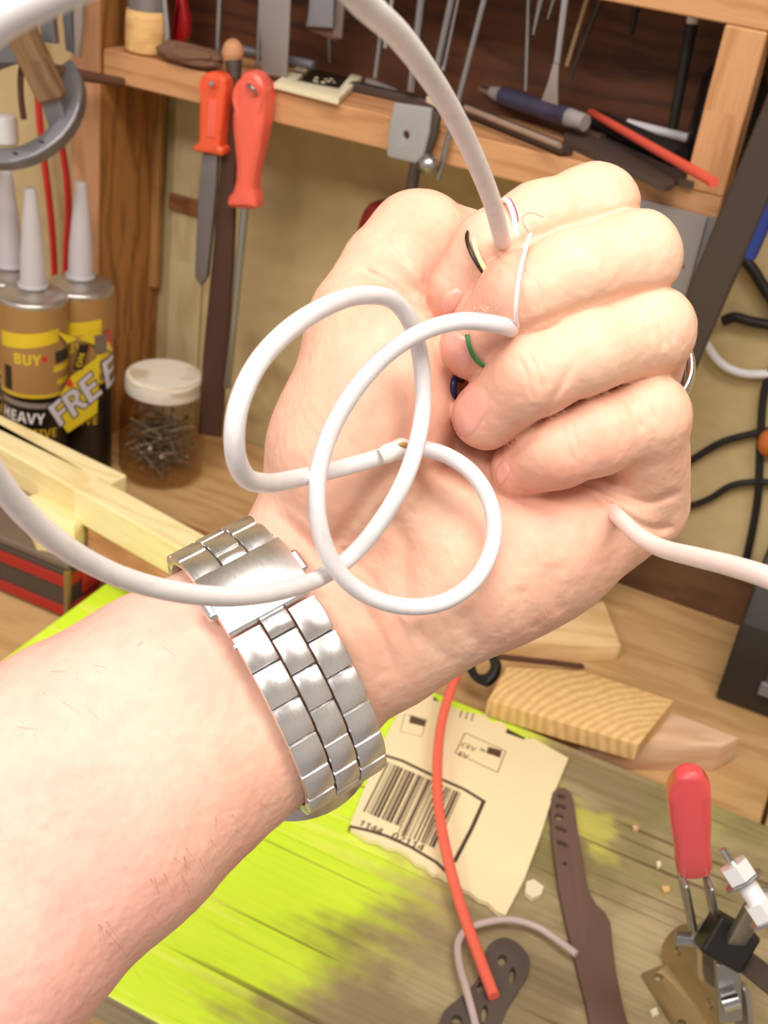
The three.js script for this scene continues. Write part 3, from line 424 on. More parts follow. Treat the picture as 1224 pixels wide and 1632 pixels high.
// ---------------------------------------------------------------- torn cardboard with its print
{
  const y = BENCH + 0.0035, px = [[612, 1178], [652, 1102], [690, 1108], [700, 1118], [742, 1134], [775, 1140], [783, 1150], [800, 1150], [812, 1163], [842, 1178], [850, 1176], [906, 1208], [880, 1272], [862, 1330], [836, 1400], [806, 1458], [792, 1452], [777, 1437], [764, 1433], [750, 1422], [738, 1416], [724, 1405], [712, 1400], [700, 1392], [690, 1392], [678, 1380], [664, 1375], [650, 1362], [634, 1352], [618, 1350], [602, 1340], [586, 1338], [574, 1330], [556, 1318]];
  const out = flat(px, y), g = slab(out, BENCH + 0.0006, 0.0029, 0.0002);
  const X0 = Math.min(...out.map(p => p.x)) - 0.002, X1 = Math.max(...out.map(p => p.x)) + 0.002, Z0 = Math.min(...out.map(p => p.z)) - 0.002, Z1 = Math.max(...out.map(p => p.z)) + 0.002;
  const cv = document.createElement('canvas'); cv.width = 1400; cv.height = Math.round(1400 * (Z1 - Z0) / (X1 - X0)); const c = cv.getContext('2d');
  const K = (a, b) => { const p = onY(a, b, y); return [(p.x - X0) / (X1 - X0) * cv.width, (p.z - Z0) / (Z1 - Z0) * cv.height]; };
  c.fillStyle = '#f8e8bc'; c.fillRect(0, 0, cv.width, cv.height);
  const r = rng(11); for (let i = 0; i < 5000; i++) { c.fillStyle = r() < 0.5 ? 'rgba(196,160,104,0.13)' : 'rgba(246,226,180,0.15)'; c.fillRect(r() * cv.width, r() * cv.height, 2 + r() * 14, 1 + r() * 2); }
  const line = (l, w, s = '#4a3a2c') => { c.strokeStyle = s; c.lineWidth = w; c.lineJoin = 'miter'; c.beginPath(); l.forEach(([a, b], i) => { const q = K(a, b); i ? c.lineTo(...q) : c.moveTo(...q); }); c.stroke(); };
  const quad = (l, s) => { c.fillStyle = s; c.beginPath(); l.forEach(([a, b], i) => { const q = K(a, b); i ? c.lineTo(...q) : c.moveTo(...q); }); c.fill(); };
  line([[600, 1200], [640, 1212], [690, 1236], [740, 1258], [771, 1277], [752, 1320], [724, 1374]], 26); line([[552, 1316], [585, 1323], [615, 1332], [655, 1350], [695, 1374], [712, 1390]], 24);
  // bars: across between the upper frame line and the digits
  const TL = [618, 1214], TR = [740, 1266], BL = [572, 1306], BR = [700, 1358], lerp = (a, b, t) => [a[0] + (b[0] - a[0]) * t, a[1] + (b[1] - a[1]) * t];
  let t = 0; const rb = rng(5); while (t < 0.97) { const w = [0.008, 0.012, 0.022, 0.034][Math.floor(rb() * 4)], drop = t > 0.45 && t < 0.9 ? 0.97 : 0.86; const a = lerp(TL, TR, t), b = lerp(TL, TR, t + w), d = lerp(lerp(TL, TR, t + w), lerp(BL, BR, t + w), drop), e = lerp(lerp(TL, TR, t), lerp(BL, BR, t), drop); quad([a, b, d, e], '#4e3a2a'); t += w + [0.01, 0.014, 0.024][Math.floor(rb() * 3)]; }
  const text = (s, a, b, px2, h, fill, dx = 40, dy = 17) => { const q = K(a, b), q2 = K(a + dx, b + dy); c.save(); c.translate(...q); c.rotate(Math.atan2(q2[1] - q[1], q2[0] - q[0])); c.scale(px2, 1); c.fillStyle = fill; c.font = `bold ${h}px sans-serif`; c.fillText(s, 0, 0); c.restore(); };
  text('1144', 570, 1314, 1, 74, '#4e3a2a'); text('02114', 622, 1335, 1, 80, '#4e3a2a');
  // small stamp, three dashes, dots of glue-stripe black
  line([[741, 1168], [806, 1197], [793, 1231], [726, 1200], [741, 1168]], 7, '#7a4a36'); text('CEV', 733, 1188, 1, 62, '#6a4a36'); text('EV', 728, 1203, 1, 66, '#6a4a36'); text('\u2248\u2248', 762, 1197, 1, 80, '#6a4a36');
  quad([[778, 1190], [800, 1196], [797, 1208], [776, 1200]], '#5a4030'); for (const k of [0, 1, 2]) line([[737 + k * 9, 1130 + k * 3], [733 + k * 9, 1143 + k * 3]], 9, '#6a5038');
  quad([[808, 1161], [838, 1172], [836, 1179], [806, 1168]], '#3c2c22'); quad([[692, 1110], [714, 1114], [712, 1120], [690, 1116]], '#3c2c22');
  line([[645, 1138], [680, 1146], [672, 1174], [638, 1166], [645, 1138]], 4, '#6a5a44'); quad([[654, 1140], [680, 1148], [676, 1158], [652, 1152]], '#5c4c3a');
  const map = new THREE.CanvasTexture(cv); map.colorSpace = THREE.SRGBColorSpace; map.anisotropy = 8;
  const p = g.attributes.position, uv = new Float32Array(p.count * 2); for (let i = 0; i < p.count; i++) { uv[i * 2] = (p.getX(i) - X0) / (X1 - X0); uv[i * 2 + 1] = 1 - (p.getZ(i) - Z0) / (Z1 - Z0); } g.setAttribute('uv', new THREE.BufferAttribute(uv, 2));
  single('cardboard_piece', g, std('#ffffff', 0.85, 0, { map }), 'torn piece of cardboard printed with a barcode on the painted board', 'cardboard');
}
// ---------------------------------------------------------------- red tube, black eyelet, grey cord
single('red_tube', sweep(curvePoints([[742, 1044, 0.02], [722, 1090, 0.02], [704, 1150, 0.018], [697, 1215, 0.017], [699, 1285, 0.016], [710, 1352, 0.014], [730, 1430, 0.010], [756, 1505, 0.0075], [787, 1588, 0.0065]].map(([a, b, h]) => onY(a, b, h)), 90), 0.0026, 14), phys('#f4705c', 0.5), 'thin coral-red plastic tube curving over the barcode cardboard', 'tube');
{
  const c = onY(772, 1062, 0.006), o = spline([[-0.0115, -0.004], [-0.011, 0.006], [-0.003, 0.0095], [0.008, 0.0075], [0.012, 0], [0.0095, -0.008], [0, -0.0095]], 5), h = spline([[-0.006, -0.002], [-0.0055, 0.003], [0, 0.0055], [0.0055, 0.003], [0.006, -0.002], [0, -0.0055]], 5).reverse();
  single('black_eyelet', extrude(o, [h], 0.004, 0.001, V(0.9, 0, 0.43).normalize(), V(0.25, 0.8, -0.55).normalize(), c), M.black, 'small black plastic eyelet at the top end of the red tube', 'eyelet');
}
single('bent_cable', sweep(curvePoints([[768, 1680, 0.003], [757, 1630, 0.004], [744, 1580, 0.0065], [731, 1530, 0.006], [731, 1500, 0.006], [745, 1481, 0.006], [775, 1470, 0.007], [815, 1466, 0.007], [855, 1477, 0.006], [888, 1498, 0.006], [919, 1521, 0.0068]].map(([a, b, h]) => onY(a, b, h)), 80), 0.0017, 12), phys('#c6b4b0', 0.45), 'short pinkish-grey cord bent in an arch beside the brown steel strap', 'cord');
// ---------------------------------------------------------------- brown steel strap with slots
{
  const y = 0.003, o = flat([[876, 1276], [879, 1263], [888, 1256], [900, 1256], [910, 1264], [915, 1280], [922, 1330], [930, 1375], [938, 1420], [950, 1442], [965, 1456], [973, 1472], [977, 1510], [982, 1550], [992, 1600], [1008, 1660], [1020, 1710], [960, 1715], [946, 1660], [934, 1600], [920, 1545], [904, 1480], [891, 1420], [884, 1370], [879, 1330]], y);
  const hole = (x, yy, w, h, a = 0.25) => flat(circle(0, 0, w, h, 14).map(([u, v]) => [x + u * Math.cos(a) - v * Math.sin(a), yy + u * Math.sin(a) + v * Math.cos(a)]), y);
  const g = slab(o, BENCH + 0.0005, 0.003, 0.0004, [hole(895, 1270, 8, 3.5), hole(893, 1286, 9, 4), hole(891, 1302, 7, 5), hole(894, 1322, 10, 4, 0.4), hole(896, 1345, 10, 4, 0.4), hole(900, 1377, 3.5, 3)]);
  single('steel_strap', g, std('#7a6056', 0.6, 0.3), 'brown steel strap with slotted round end lying beside the cardboard', 'steel strap');
}
// ---------------------------------------------------------------- dark plate with holes
{
  const y = 0.003, o = flat(spline([[790, 1498], [808, 1495], [828, 1506], [844, 1528], [843, 1548], [828, 1575], [808, 1608], [796, 1640], [780, 1680], [700, 1680], [700, 1640], [708, 1612], [730, 1592], [758, 1565], [772, 1530], [778, 1508]], 3), y);
  const hole = (x, yy, w, h, a) => flat(circle(0, 0, w, h, 14).map(([u, v]) => [x + u * Math.cos(a) - v * Math.sin(a), yy + u * Math.sin(a) + v * Math.cos(a)]), y);
  single('perforated_plate', slab(o, BENCH + 0.0005, 0.003, 0.0005, [hole(800, 1531, 7, 9, 0.3), hole(816, 1556, 5, 14, 0.1), hole(766, 1574, 6, 8, 0.4), hole(728, 1626, 8, 8, 0), hole(772, 1616, 5, 14, 0.1)]), std('#6c605c', 0.55, 0.4), 'dark grey metal plate with round and slotted holes under the red tube end', 'plate');
}
// ---------------------------------------------------------------- small chips of wood
{
  const chip = (px, w, label, m = M.cream) => single('wood_chip', slab(flat(px.map(([a, b]) => [a, b]), 0.002), BENCH + 0.0004, w, 0.0002), m, label, 'chip');
  chip([[838, 1408], [850, 1404], [866, 1416], [862, 1428], [848, 1434], [836, 1424]], 0.003, 'square pale wood chip between cardboard and steel strap');
  chip([[1046, 1374], [1052, 1372], [1054, 1380], [1048, 1383]], 0.002, 'tiny pale chip left of the red clamp handle'); chip([[1008, 1316], [1016, 1316], [1018, 1322], [1010, 1324]], 0.002, 'tiny pinkish chip right of the steel strap head', M.blockPink);
  chip([[1054, 1412], [1066, 1412], [1068, 1420], [1058, 1422]], 0.002, 'tiny yellowish chip below left of the red handle', M.plankDark); chip([[1186, 1542], [1194, 1540], [1196, 1547], [1188, 1548]], 0.002, 'tiny pale chip right of the toggle clamp base', M.blockPink);
  chip([[1036, 1610], [1046, 1606], [1050, 1616], [1040, 1620]], 0.002, 'tiny pale chip in front of the toggle clamp base');
}
// ---------------------------------------------------------------- toggle clamp with the red handle
{
  const t = thing('toggle_clamp', 'steel toggle clamp with a red plastic grip standing on the board', 'toggle clamp', onY(1100, 1590, 0));
  const zinc = std('#b7a37c', 0.45, 0.8), zincGrey = std('#a9a7a6', 0.35, 0.9), up = V(0, 1, 0);
  // base flange (left) with two holes, folded up into the body wall
  const fl = flat([[1024, 1550], [1068, 1532], [1150, 1650], [1098, 1668]], 0.003), hole = (x, y, r) => flat(circle(x, y, r, r * 0.85, 14), 0.003);
  part('base_flange', slab(fl, BENCH + 0.0005, 0.0026, 0.0004, [hole(1050, 1557, 7), hole(1086, 1630, 7)]), zinc, t);
  const f0 = onY(1068, 1532, 0.003), f1 = onY(1150, 1650, 0.003), fx = f1.clone().sub(f0).normalize();
  const wall = (o, m, name, off) => { const ez = fx.clone().cross(up).normalize(), L = f0.distanceTo(f1); const g = extrude(spline([[-0.004, 0], [-0.001, 0.022], [0.006, 0.03], [0.013, 0.024], [0.02, 0.013], [0.03, 0.016], [0.036, 0.01], [0.04, 0]], 4), [circle(0.006, 0.022, 0.0022), circle(0.004, 0.012, 0.002).slice(), circle(0.029, 0.009, 0.0022)], 0.002, 0.0003, fx, up, o.clone().addScaledVector(ez, off), 2); return part(name, g, m, t); };
  wall(f0, zinc, 'body_plate', 0.0); wall(f0, zincGrey, 'body_plate', -0.014);
  // handle arm: two steel straps up to the grip
  const g0 = at(1127, 1500, 0.448), g1 = at(1108, 1400, 0.420), g2 = at(1097, 1236, 0.392), side = dirWorld(1, 0.1, 0).normalize(), face = dirWorld(0.05, 0.3, -1).normalize();
  for (const s of [-1, 1]) part('handle_strap', boxAlong(g0.clone().addScaledVector(side, s * 0.0045), g1.clone().addScaledVector(side, s * 0.0045), 0.009, 0.0022, face), zincGrey, t);
  const gy = g2.clone().sub(g1).normalize(), L = g1.distanceTo(g2), gx = side.clone().addScaledVector(gy, -side.dot(gy)).normalize();
  const grip = extrude(spline([[-0.0048, 0], [0.0052, 0], [0.0063, L * 0.3], [0.0072, L * 0.7], [0.0066, L * 0.9], [0.003, L * 0.995], [-0.002, L * 0.995], [-0.0062, L * 0.9], [-0.0074, L * 0.7], [-0.0062, L * 0.3]], 4), [], 0.0016, 0.0032, gx, gy, g1.clone().addScaledVector(gx.clone().cross(gy), -0.004), 5);
  part('grip', grip, M.red, t);
  part('rivet', sweep([g0.clone().addScaledVector(side, -0.012), g0, g0.clone().addScaledVector(side, 0.012)], 0.0028, 12), M.steel, t);
  // link block, black saddle, arm and spindle with nuts
  const s0 = at(1158, 1498, 0.43); part('rubber_saddle', orient(new RoundedBoxGeometry(0.017, 0.015, 0.012, 3, 0.0015), dirWorld(0.86, 0.5, 0).normalize(), dirWorld(0.5, -0.86, 0).normalize().multiplyScalar(-1).negate(), dirWorld(0.86, 0.5, 0).normalize().cross(dirWorld(0.5, -0.86, 0).normalize()), s0), M.black, t);
  part('link_strap', boxAlong(at(1158, 1530, 0.44), at(1163, 1625, 0.448), 0.004, 0.009, dirWorld(0, 0, -1)), zincGrey, t);
  part('link_bolt', rod(at(1150, 1600, 0.44), at(1176, 1592, 0.44), 0.0035), M.chrome, t);
  part('hold_down_arm', boxAlong(at(1172, 1500, 0.425), at(1218, 1420, 0.40), 0.004, 0.007, dirWorld(0, 0, -1)), zincGrey, t);
  part('hold_down_arm', boxAlong(at(1185, 1530, 0.43), at(1260, 1590, 0.41), 0.005, 0.008, dirWorld(0, 0, -1)), M.darkSteel, t);
  const a0 = at(1152, 1352, 0.392), a1 = at(1262, 1520, 0.386), along = f => a0.clone().lerp(a1, f), sp = part('spindle', rod(a0, a1, 0.0013), M.chrome, t), ax = a1.clone().sub(a0).normalize();
  const nut = (f, r, h) => { const g = new THREE.CylinderGeometry(r, r, h, 6); g.applyQuaternion(new THREE.Quaternion().setFromUnitVectors(V(0, 1, 0), ax)); const c = along(f); g.translate(c.x, c.y, c.z); return toCreasedNormals(g, 0.3); };
  const nickel = std('#f2f2f2', 0.35, 0.35); part('nut', nut(0.22, 0.0052, 0.0058), nickel, sp); part('nut', nut(0.58, 0.0052, 0.006), nickel, sp); part('washer', rod(along(0.30), along(0.32), 0.0068), M.steel, sp); part('sleeve', rod(along(0.34), along(0.53), 0.0034), M.whitePlastic, sp); part('washer', rod(along(0.65), along(0.67), 0.0068), M.steel, sp);
}
// ---------------------------------------------------------------- offcuts behind the board, right
function offcut(name, label, top, y0, y1, m, alongPx) {
  const o = flat(top, y1), g = slab(o, y0, y1 - y0, 0.0008), a = onY(...alongPx[0], y1), b = onY(...alongPx[1], y1); slabUV(g, b.sub(a)); return single(name, g, m, label, 'wood block');
}
const RC = (() => { const p = onY(1112, 1268, 0.013), c = onY(900, 1120, 0.013); return [(p.x - c.x) / 0.16 + 0.5, (p.z - c.z) / 0.16 + 0.5]; })();
const ringMap = texture(512, 512, (u, v) => { const x = u - RC[0], y = v - RC[1], d = Math.hypot(x * 1.0, y * 1.0) + (fbm(u * 5, v * 5, 3) - 0.5) * 0.05, k = Math.pow(0.5 + 0.5 * Math.sin(d * 210), 1.6), f = fbm(u * 60, v * 60, 8, 2); const c = mix3([238, 202, 142], [204, 150, 84], k * 0.5); return [c[0] + (f - 0.5) * 22, c[1] + (f - 0.5) * 22, c[2] + (f - 0.5) * 18]; });
const endGrain = std('#ffffff', 0.7, 0, { map: ringMap });
offcut('wood_offcut', 'pale wood offcut with straight grain half hidden behind the heel of the hand', [[799, 1020], [880, 962], [962, 958], [990, 1028], [945, 1030]], LOW, LOW + 0.0125, M.block, [[799, 1020], [945, 1030]]);
offcut('wood_offcut', 'flat pinkish wood offcut under the end-grain block', [[930, 1165], [1000, 1110], [1082, 1138], [1178, 1176], [1150, 1190], [960, 1186]], LOW, 0.0005, M.blockPink, [[960, 1186], [1150, 1190]]);
{
  const y1 = 0.013, top = flat([[778, 1114], [808, 1062], [930, 1068], [1074, 1116], [1018, 1186], [900, 1152]], y1), g = slab(top, 0.001, y1 - 0.001, 0.001); const p = g.attributes.position, uv = new Float32Array(p.count * 2), c = onY(900, 1120, y1); for (let i = 0; i < p.count; i++) { uv[i * 2] = (p.getX(i) - c.x) / 0.16 + 0.5; uv[i * 2 + 1] = (p.getZ(i) - c.z + (p.getY(i) - y1) * 0.6) / 0.16 + 0.5; } g.setAttribute('uv', new THREE.BufferAttribute(uv, 2));
  single('wood_offcut', g, endGrain, 'thick wood offcut with curved growth rings on top', 'wood block');
}
single('steel_clip', boxAlong(onY(792, 1046, 0.004), onY(930, 1062, -0.012), 0.0025, 0.004), M.rust, 'thin reddish rod between the two pale offcuts', 'rod');
// ---------------------------------------------------------------- black appliance at the right edge
{
  const t = thing('battery_charger', 'black plastic appliance with cooling slots at the right edge of the bench', 'charger', onY(1190, 1150, LOW));
  const a = onY(1143, 1118, LOW), bx = a.x, bz = a.z, m = std('#2b2620', 0.5), w = 0.16, h = 0.095, d = 0.1;
  const o = [[0, 0.004], [0.004, 0], [d - 0.006, 0], [d, 0.006], [d, h * 0.62], [d - 0.02, h], [0.022, h], [0, h * 0.62]];
  part('housing', extrude(o, [], w, 0.002, V(0, 0, -1), V(0, 1, 0), V(bx, LOW, bz), 3), m, t);
  part('front_panel', box(bx + 0.022, bx + w, LOW + 0.022, LOW + 0.056, bz - 0.001, bz + 0.0018, 'x', 0.001), std('#4c453c', 0.55), t);
  for (let i = 0; i < 6; i++) part('slot', box(bx + 0.034 + i * 0.009, bx + 0.038 + i * 0.009, LOW + 0.018, LOW + 0.04, bz + 0.0005, bz + 0.003, 'y', 0.0008), M.black, t);
  part('catch', box(bx + 0.02, bx + 0.032, LOW + 0.018, LOW + 0.027, bz + 0.001, bz + 0.005, 'x', 0.0012), std('#77727a', 0.5), t);
}
// ---------------------------------------------------------------- timber and toolbox, left
{
  const stick = (name, label, a, b, h, d, m) => single(name, boxAlong(a, b, h, d, V(0, 1, 0), 0.0015), m, label, 'timber');
  const q = 0.062, dn = (p, h) => p.add(V(0, -h / 2, 0));
  stick('timber_batten', 'long pale square batten pointing at the bracelet', dn(onY(-40, 670, q), 0.022), dn(onY(345, 884, q), 0.022), 0.022, 0.02, M.plank);
  stick('timber_batten', 'shorter pale batten ending beside the glass jar', dn(onY(-60, 645, q), 0.022), dn(onY(188, 764, q), 0.022), 0.022, 0.016, M.plank);
  single('timber_batten', boxAlong(dn(onY(-40, 690, 0.039), 0.02), dn(onY(120, 800, 0.039), 0.02), 0.02, 0.03, V(0, 1, 0), 0.0015), M.plankDark, 'dark-grained timber stub below the long batten at the left edge', 'timber');
  single('timber_batten', boxAlong(dn(onY(155, 830, 0.039), 0.018), dn(onY(290, 915, 0.039), 0.018), 0.018, 0.016, V(0, 1, 0), 0.0015), M.edge, 'orange-brown batten under the long pale one', 'timber');
  const o = flat([[40, 792], [108, 770], [150, 806], [118, 838], [58, 828]], 0.045), g = slab(o, 0.02, 0.025, 0.001); slabUV(g, V(0.9, 0, 0.2)); single('timber_stub', g, M.plank, 'small pale timber stub lying on the red and grey tool box', 'timber');
  const u = onY(150, 905, 0.021); single('timber_batten', box(u.x - 0.03, u.x + 0.16, LOW, 0.021, u.z - 0.075, u.z - 0.02, 'x'), M.brown, 'dark brown support timber under the pale battens', 'timber');
}
{
  const t = thing('tool_box', 'red and dark grey metal tool box at the left edge below the timber', 'tool box', onY(60, 990, LOW));
  const c = onY(108, 990, LOW), x1 = c.x, x0 = x1 - 0.16, z1 = c.z, z0 = z1 - 0.075, grey = std('#54483f', 0.6, 0.3), redp = std('#a5241c', 0.5);
  part('body', box(x0, x1, LOW, 0.018, z0, z1, 'x', 0.003), grey, t); part('lid', box(x0 - 0.001, x1 + 0.001, 0.0185, 0.024, z0 - 0.001, z1 + 0.001, 'x', 0.002), std('#7c6c60', 0.55, 0.3), t);
  part('band', box(x0, x1 + 0.0008, 0.006, 0.0135, z0, z1 + 0.0012, 'x', 0.0006), redp, t); part('band', box(x0, x1 + 0.0008, LOW + 0.003, LOW + 0.010, z0, z1 + 0.0012, 'x', 0.0006), redp, t);
  part('end_plate', box(x1 + 0.0005, x1 + 0.0024, -0.004, 0.012, z0 + 0.012, z1 - 0.012, 'x', 0.0008), redp, t); part('corner_strip', box(x1 - 0.002, x1 + 0.0015, LOW, 0.018, z1 - 0.002, z1 + 0.0016, 'y', 0.0006), std('#8a6a3c', 0.6), t);
}
// ================================================================ jar, cartridges
{
  const c = onY(256, 752, LOW), R = 0.031, H = 0.072;
  const t = thing('glass_jar', 'glass jar of nails with a white screw lid', 'jar', V(c.x, LOW, c.z));
  part('glass', lathe([[0, 0.001], [R - 0.004, 0.001], [R - 0.001, 0.004], [R, 0.008], [R, H * 0.74], [R - 0.003, H * 0.86], [R - 0.006, H * 0.92], [R - 0.006, H]], c, V(0, 1, 0), 48), new THREE.MeshPhysicalMaterial({ color: '#e6dccb', roughness: 0.06, transmission: 1, thickness: 0 }), t);
  const lid = part('lid', lathe([[0, 0.0125], [R - 0.007, 0.0125], [R - 0.0045, 0.0115], [R - 0.0035, 0.0095], [R - 0.0035, 0], [R - 0.0055, 0]], V(c.x, LOW + H - 0.004, c.z), V(0, 1, 0), 48), std('#ffffff', 0.5, 0, { map: texture(256, 256, (u, v) => mix3([232, 224, 210], [190, 170, 136], smooth(0.55, 0.75, fbm(u * 6, v * 6, 4)) * 0.7)) }), t);
  const r = rng(21), nails = []; for (let i = 0; i < 130; i++) { const a = r() * 6.283, d = Math.sqrt(r()) * (R - 0.014), y = LOW + 0.004 + r() * 0.034, el = (r() - 0.4) * 1.1, L = 0.009 + r() * 0.006, b = r() * 6.283, u = V(Math.cos(b) * Math.cos(el), Math.sin(el), Math.sin(b) * Math.cos(el)).multiplyScalar(L), p = V(c.x + Math.cos(a) * d, y + 0.004, c.z + Math.sin(a) * d), q1 = p.clone().add(u), q0 = p.clone().sub(u); for (const q of [q0, q1]) { q.y = Math.max(q.y, LOW + 0.003); const dx = q.x - c.x, dz = q.z - c.z, m = Math.hypot(dx, dz); if (m > R - 0.003) { q.x = c.x + dx / m * (R - 0.003); q.z = c.z + dz / m * (R - 0.003); } } nails.push(rod(q0, q1, 0.0007, 0.0006, 6), rod(q1.clone().addScaledVector(u, 0.02), q1.clone().addScaledVector(u, -0.05), 0.0016, 0.0016, 8)); }
  single('nails', mergeGeometries(nails), std('#a9a4a2', 0.35, 0.8), 'heap of loose dark nails inside the glass jar', 'nails', null, 'stuff');
}
{
  const HB = 0.143, R = 0.0225, names = ['leftmost', 'front', 'rear right'], spots = [[18, 430], [53, 462], [128, 447]].map(([a, b]) => onY(a, b, LOW + HB));
  const lab = (seed) => { const cv = document.createElement('canvas'); cv.width = 1024; cv.height = 900; const c = cv.getContext('2d'), r = rng(seed);
    c.fillStyle = '#a57c4a'; c.fillRect(0, 0, 1024, 900); c.fillStyle = '#1d1610'; c.fillRect(0, 405, 1024, 495); c.fillStyle = '#d9b92e'; c.fillRect(0, 392, 1024, 16);
    for (const o of [0, 512]) { c.fillStyle = '#e2c42c'; c.beginPath(); c.moveTo(o + 20, 120); c.lineTo(o + 330, 90); c.lineTo(o + 330, 150); c.lineTo(o + 20, 190); c.fill(); c.fillRect(o + 300, 262, 120, 30); c.fillRect(o + 320, 330, 130, 26); c.fillStyle = '#191512'; c.fillRect(o + 310, 196, 110, 56); c.fillRect(o + 40, 270, 50, 115);
      c.save(); c.translate(o + 20, 486); c.rotate(0.04); c.fillStyle = '#8d7f78'; c.fillRect(0, -62, 260, 26); c.fillStyle = '#ece2e0'; c.font = 'bold 74px sans-serif'; c.fillText('HEAVY', 0, 40); c.fillStyle = '#cda52a'; c.font = 'bold 62px sans-serif'; c.fillText('ADHESIVE', 6, 110); c.restore();
      c.fillStyle = '#e2c42c'; c.font = 'bold 70px sans-serif'; c.save(); c.translate(o + 100, 250); c.fillText('BUY', 0, 0); c.fillStyle = '#c5392e'; c.fillRect(140, -40, 26, 26); c.restore(); }
    const t = new THREE.CanvasTexture(cv); t.colorSpace = THREE.SRGBColorSpace; t.wrapS = THREE.RepeatWrapping; t.offset.x = 0.05 + seed * 0.02; return t; };
  const tip = phys('#e4dfe6', 0.5, { transmission: 0.35, thickness: 0 }), metal = std('#c3bcb8', 0.3, 0.8), foil = std('#8a7a6c', 0.3, 0.7);
  spots.forEach((p, i) => {
    const o = V(p.x, LOW, p.z), t = thing('glue_cartridge', ['leftmost glue cartridge with frosted nozzle, cut by the left edge', 'front glue cartridge with frosted nozzle and brown label', 'rear right glue cartridge with frosted nozzle behind the free banner'][i], 'glue cartridge', o, 'wrapped glue cartridges');
    const g = new THREE.CylinderGeometry(R, R, HB - 0.006, 48, 1, true); g.translate(o.x, LOW + (HB - 0.006) / 2, o.z); part('tube_body', g, phys('#ffffff', 0.3, { map: lab(i + 1) }), t);
    part('end_cap', lathe([[R - 0.001, -0.001], [R, 0], [R, 0.002], [R - 0.001, 0.004], [R - 0.007, 0.006], [0.0085, 0.007], [0.008, 0.012], [0, 0.012]], V(o.x, LOW + HB - 0.006, o.z), V(0, 1, 0), 40), metal, t); part('base_disc', lathe([[0, 0.0005], [R, 0.0005], [R, 0.003]], o, V(0, 1, 0), 40), foil, t);
    part('nozzle', lathe([[0.0098, 0], [0.0098, 0.002], [0.0082, 0.003], [0.0078, 0.02], [0.0056, 0.045], [0.0038, 0.062], [0.0034, 0.064], [0, 0.0645]], V(o.x, LOW + HB + 0.003, o.z), V(0.02 * i - 0.03, 1, 0), 24), tip, t);
  });
  // printed banner of the multipack wrap: a sheet bent round the front and right cartridges
  const [A, Bq, C] = spots, RR = R + 0.0012, path = []; const arc = (c, a0, a1, n) => { for (let k = 0; k <= n; k++) { const a = a0 + (a1 - a0) * k / n; path.push(V(c.x + RR * Math.cos(a), 0, c.z + RR * Math.sin(a))); } };
  const nb = Math.atan2(C.z - Bq.z, C.x - Bq.x) + Math.PI / 2; arc(Bq, Math.PI * 0.85, nb, 24); arc(C, nb, -1.1, 26);
  const pts = curvePoints(path.filter((p, i) => !i || p.distanceTo(path[i - 1]) > 1e-4), 90); let len = 0; const S = pts.map((p, i) => i ? (len += p.distanceTo(pts[i - 1])) : 0);
  const y0 = LOW + 0.028, y1 = LOW + 0.138, cv = document.createElement('canvas'); cv.width = 1536; cv.height = Math.round(1536 * (y1 - y0) / len); const c = cv.getContext('2d');
  const uvOf = (px, py) => { // where a sight line meets the bent sheet
    const s = sight(px, py); let best = null; for (let i = 0; i + 1 < pts.length; i++) { const a = pts[i], b = pts[i + 1], ex = b.x - a.x, ez = b.z - a.z, det = s.x * -ez + s.z * ex; const rx = a.x - EYE.x, rz = a.z - EYE.z, t = (rx * -ez + rz * ex) / det, q = (s.x * rz - s.z * rx) / det; if (t > 0 && q >= 0 && q <= 1 && (!best || t < best[0])) best = [t, S[i] + q * (S[i + 1] - S[i]), EYE.y + s.y * t]; } return best ? [best[1] / len * cv.width, (1 - (best[2] - y0) / (y1 - y0)) * cv.height] : null; };
  const poly = (l, f) => { c.fillStyle = f; c.beginPath(); let k = 0; for (const q of l) { const w = uvOf(...q); if (w) k++ ? c.lineTo(...w) : c.moveTo(...w); } c.fill(); };
  poly([[75, 522], [190, 478], [203, 512], [205, 545], [208, 580], [212, 602], [197, 590], [180, 560], [170, 535], [152, 526], [108, 548], [96, 534]], '#e6cc2c'); poly([[163, 530], [176, 524], [188, 556], [180, 560]], '#d23a30'); poly([[150, 535], [172, 530], [170, 560], [152, 562]], '#7a6a5c');
  poly([[113, 600], [160, 566], [186, 570], [214, 590], [210, 606], [155, 658], [108, 690], [82, 655]], '#e6cc2c'); poly([[105, 608], [113, 604], [118, 616], [108, 618]], '#d23a30');
  const word = (ch, x, y, h, ang, sx) => { const p = uvOf(x, y), p2 = uvOf(x + 14 * Math.cos(ang), y + 14 * Math.sin(ang)); if (!p || !p2) return; c.save(); c.translate(...p); c.rotate(Math.atan2(p2[1] - p[1], p2[0] - p[0])); c.scale(sx, 1); c.font = `bold ${h}px sans-serif`; c.lineWidth = 26; c.lineJoin = 'round'; c.strokeStyle = '#2b2a33'; c.strokeText(ch, 0, 0); c.fillStyle = '#d6d2dc'; c.fillText(ch, 0, 0); c.restore(); };
  word('F', 92, 684, 330, -0.72, 0.95); word('R', 113, 670, 350, -0.72, 0.95); word('E', 139, 648, 360, -0.72, 1.0); word('E', 166, 624, 380, -0.72, 1.0); word('F', 200, 588, 330, -1.0, 0.8);
  c.save(); const yp = uvOf(128, 586), yq = uvOf(138, 548); if (yp && yq) { c.translate(...yp); c.rotate(Math.atan2(yq[1] - yp[1], yq[0] - yp[0])); c.fillStyle = '#191512'; c.fillRect(-20, -70, 220, 100); c.fillStyle = '#e2c42c'; c.font = 'bold 84px sans-serif'; c.fillText('ON', 0, 10); } c.restore();
  const map = new THREE.CanvasTexture(cv); map.colorSpace = THREE.SRGBColorSpace;
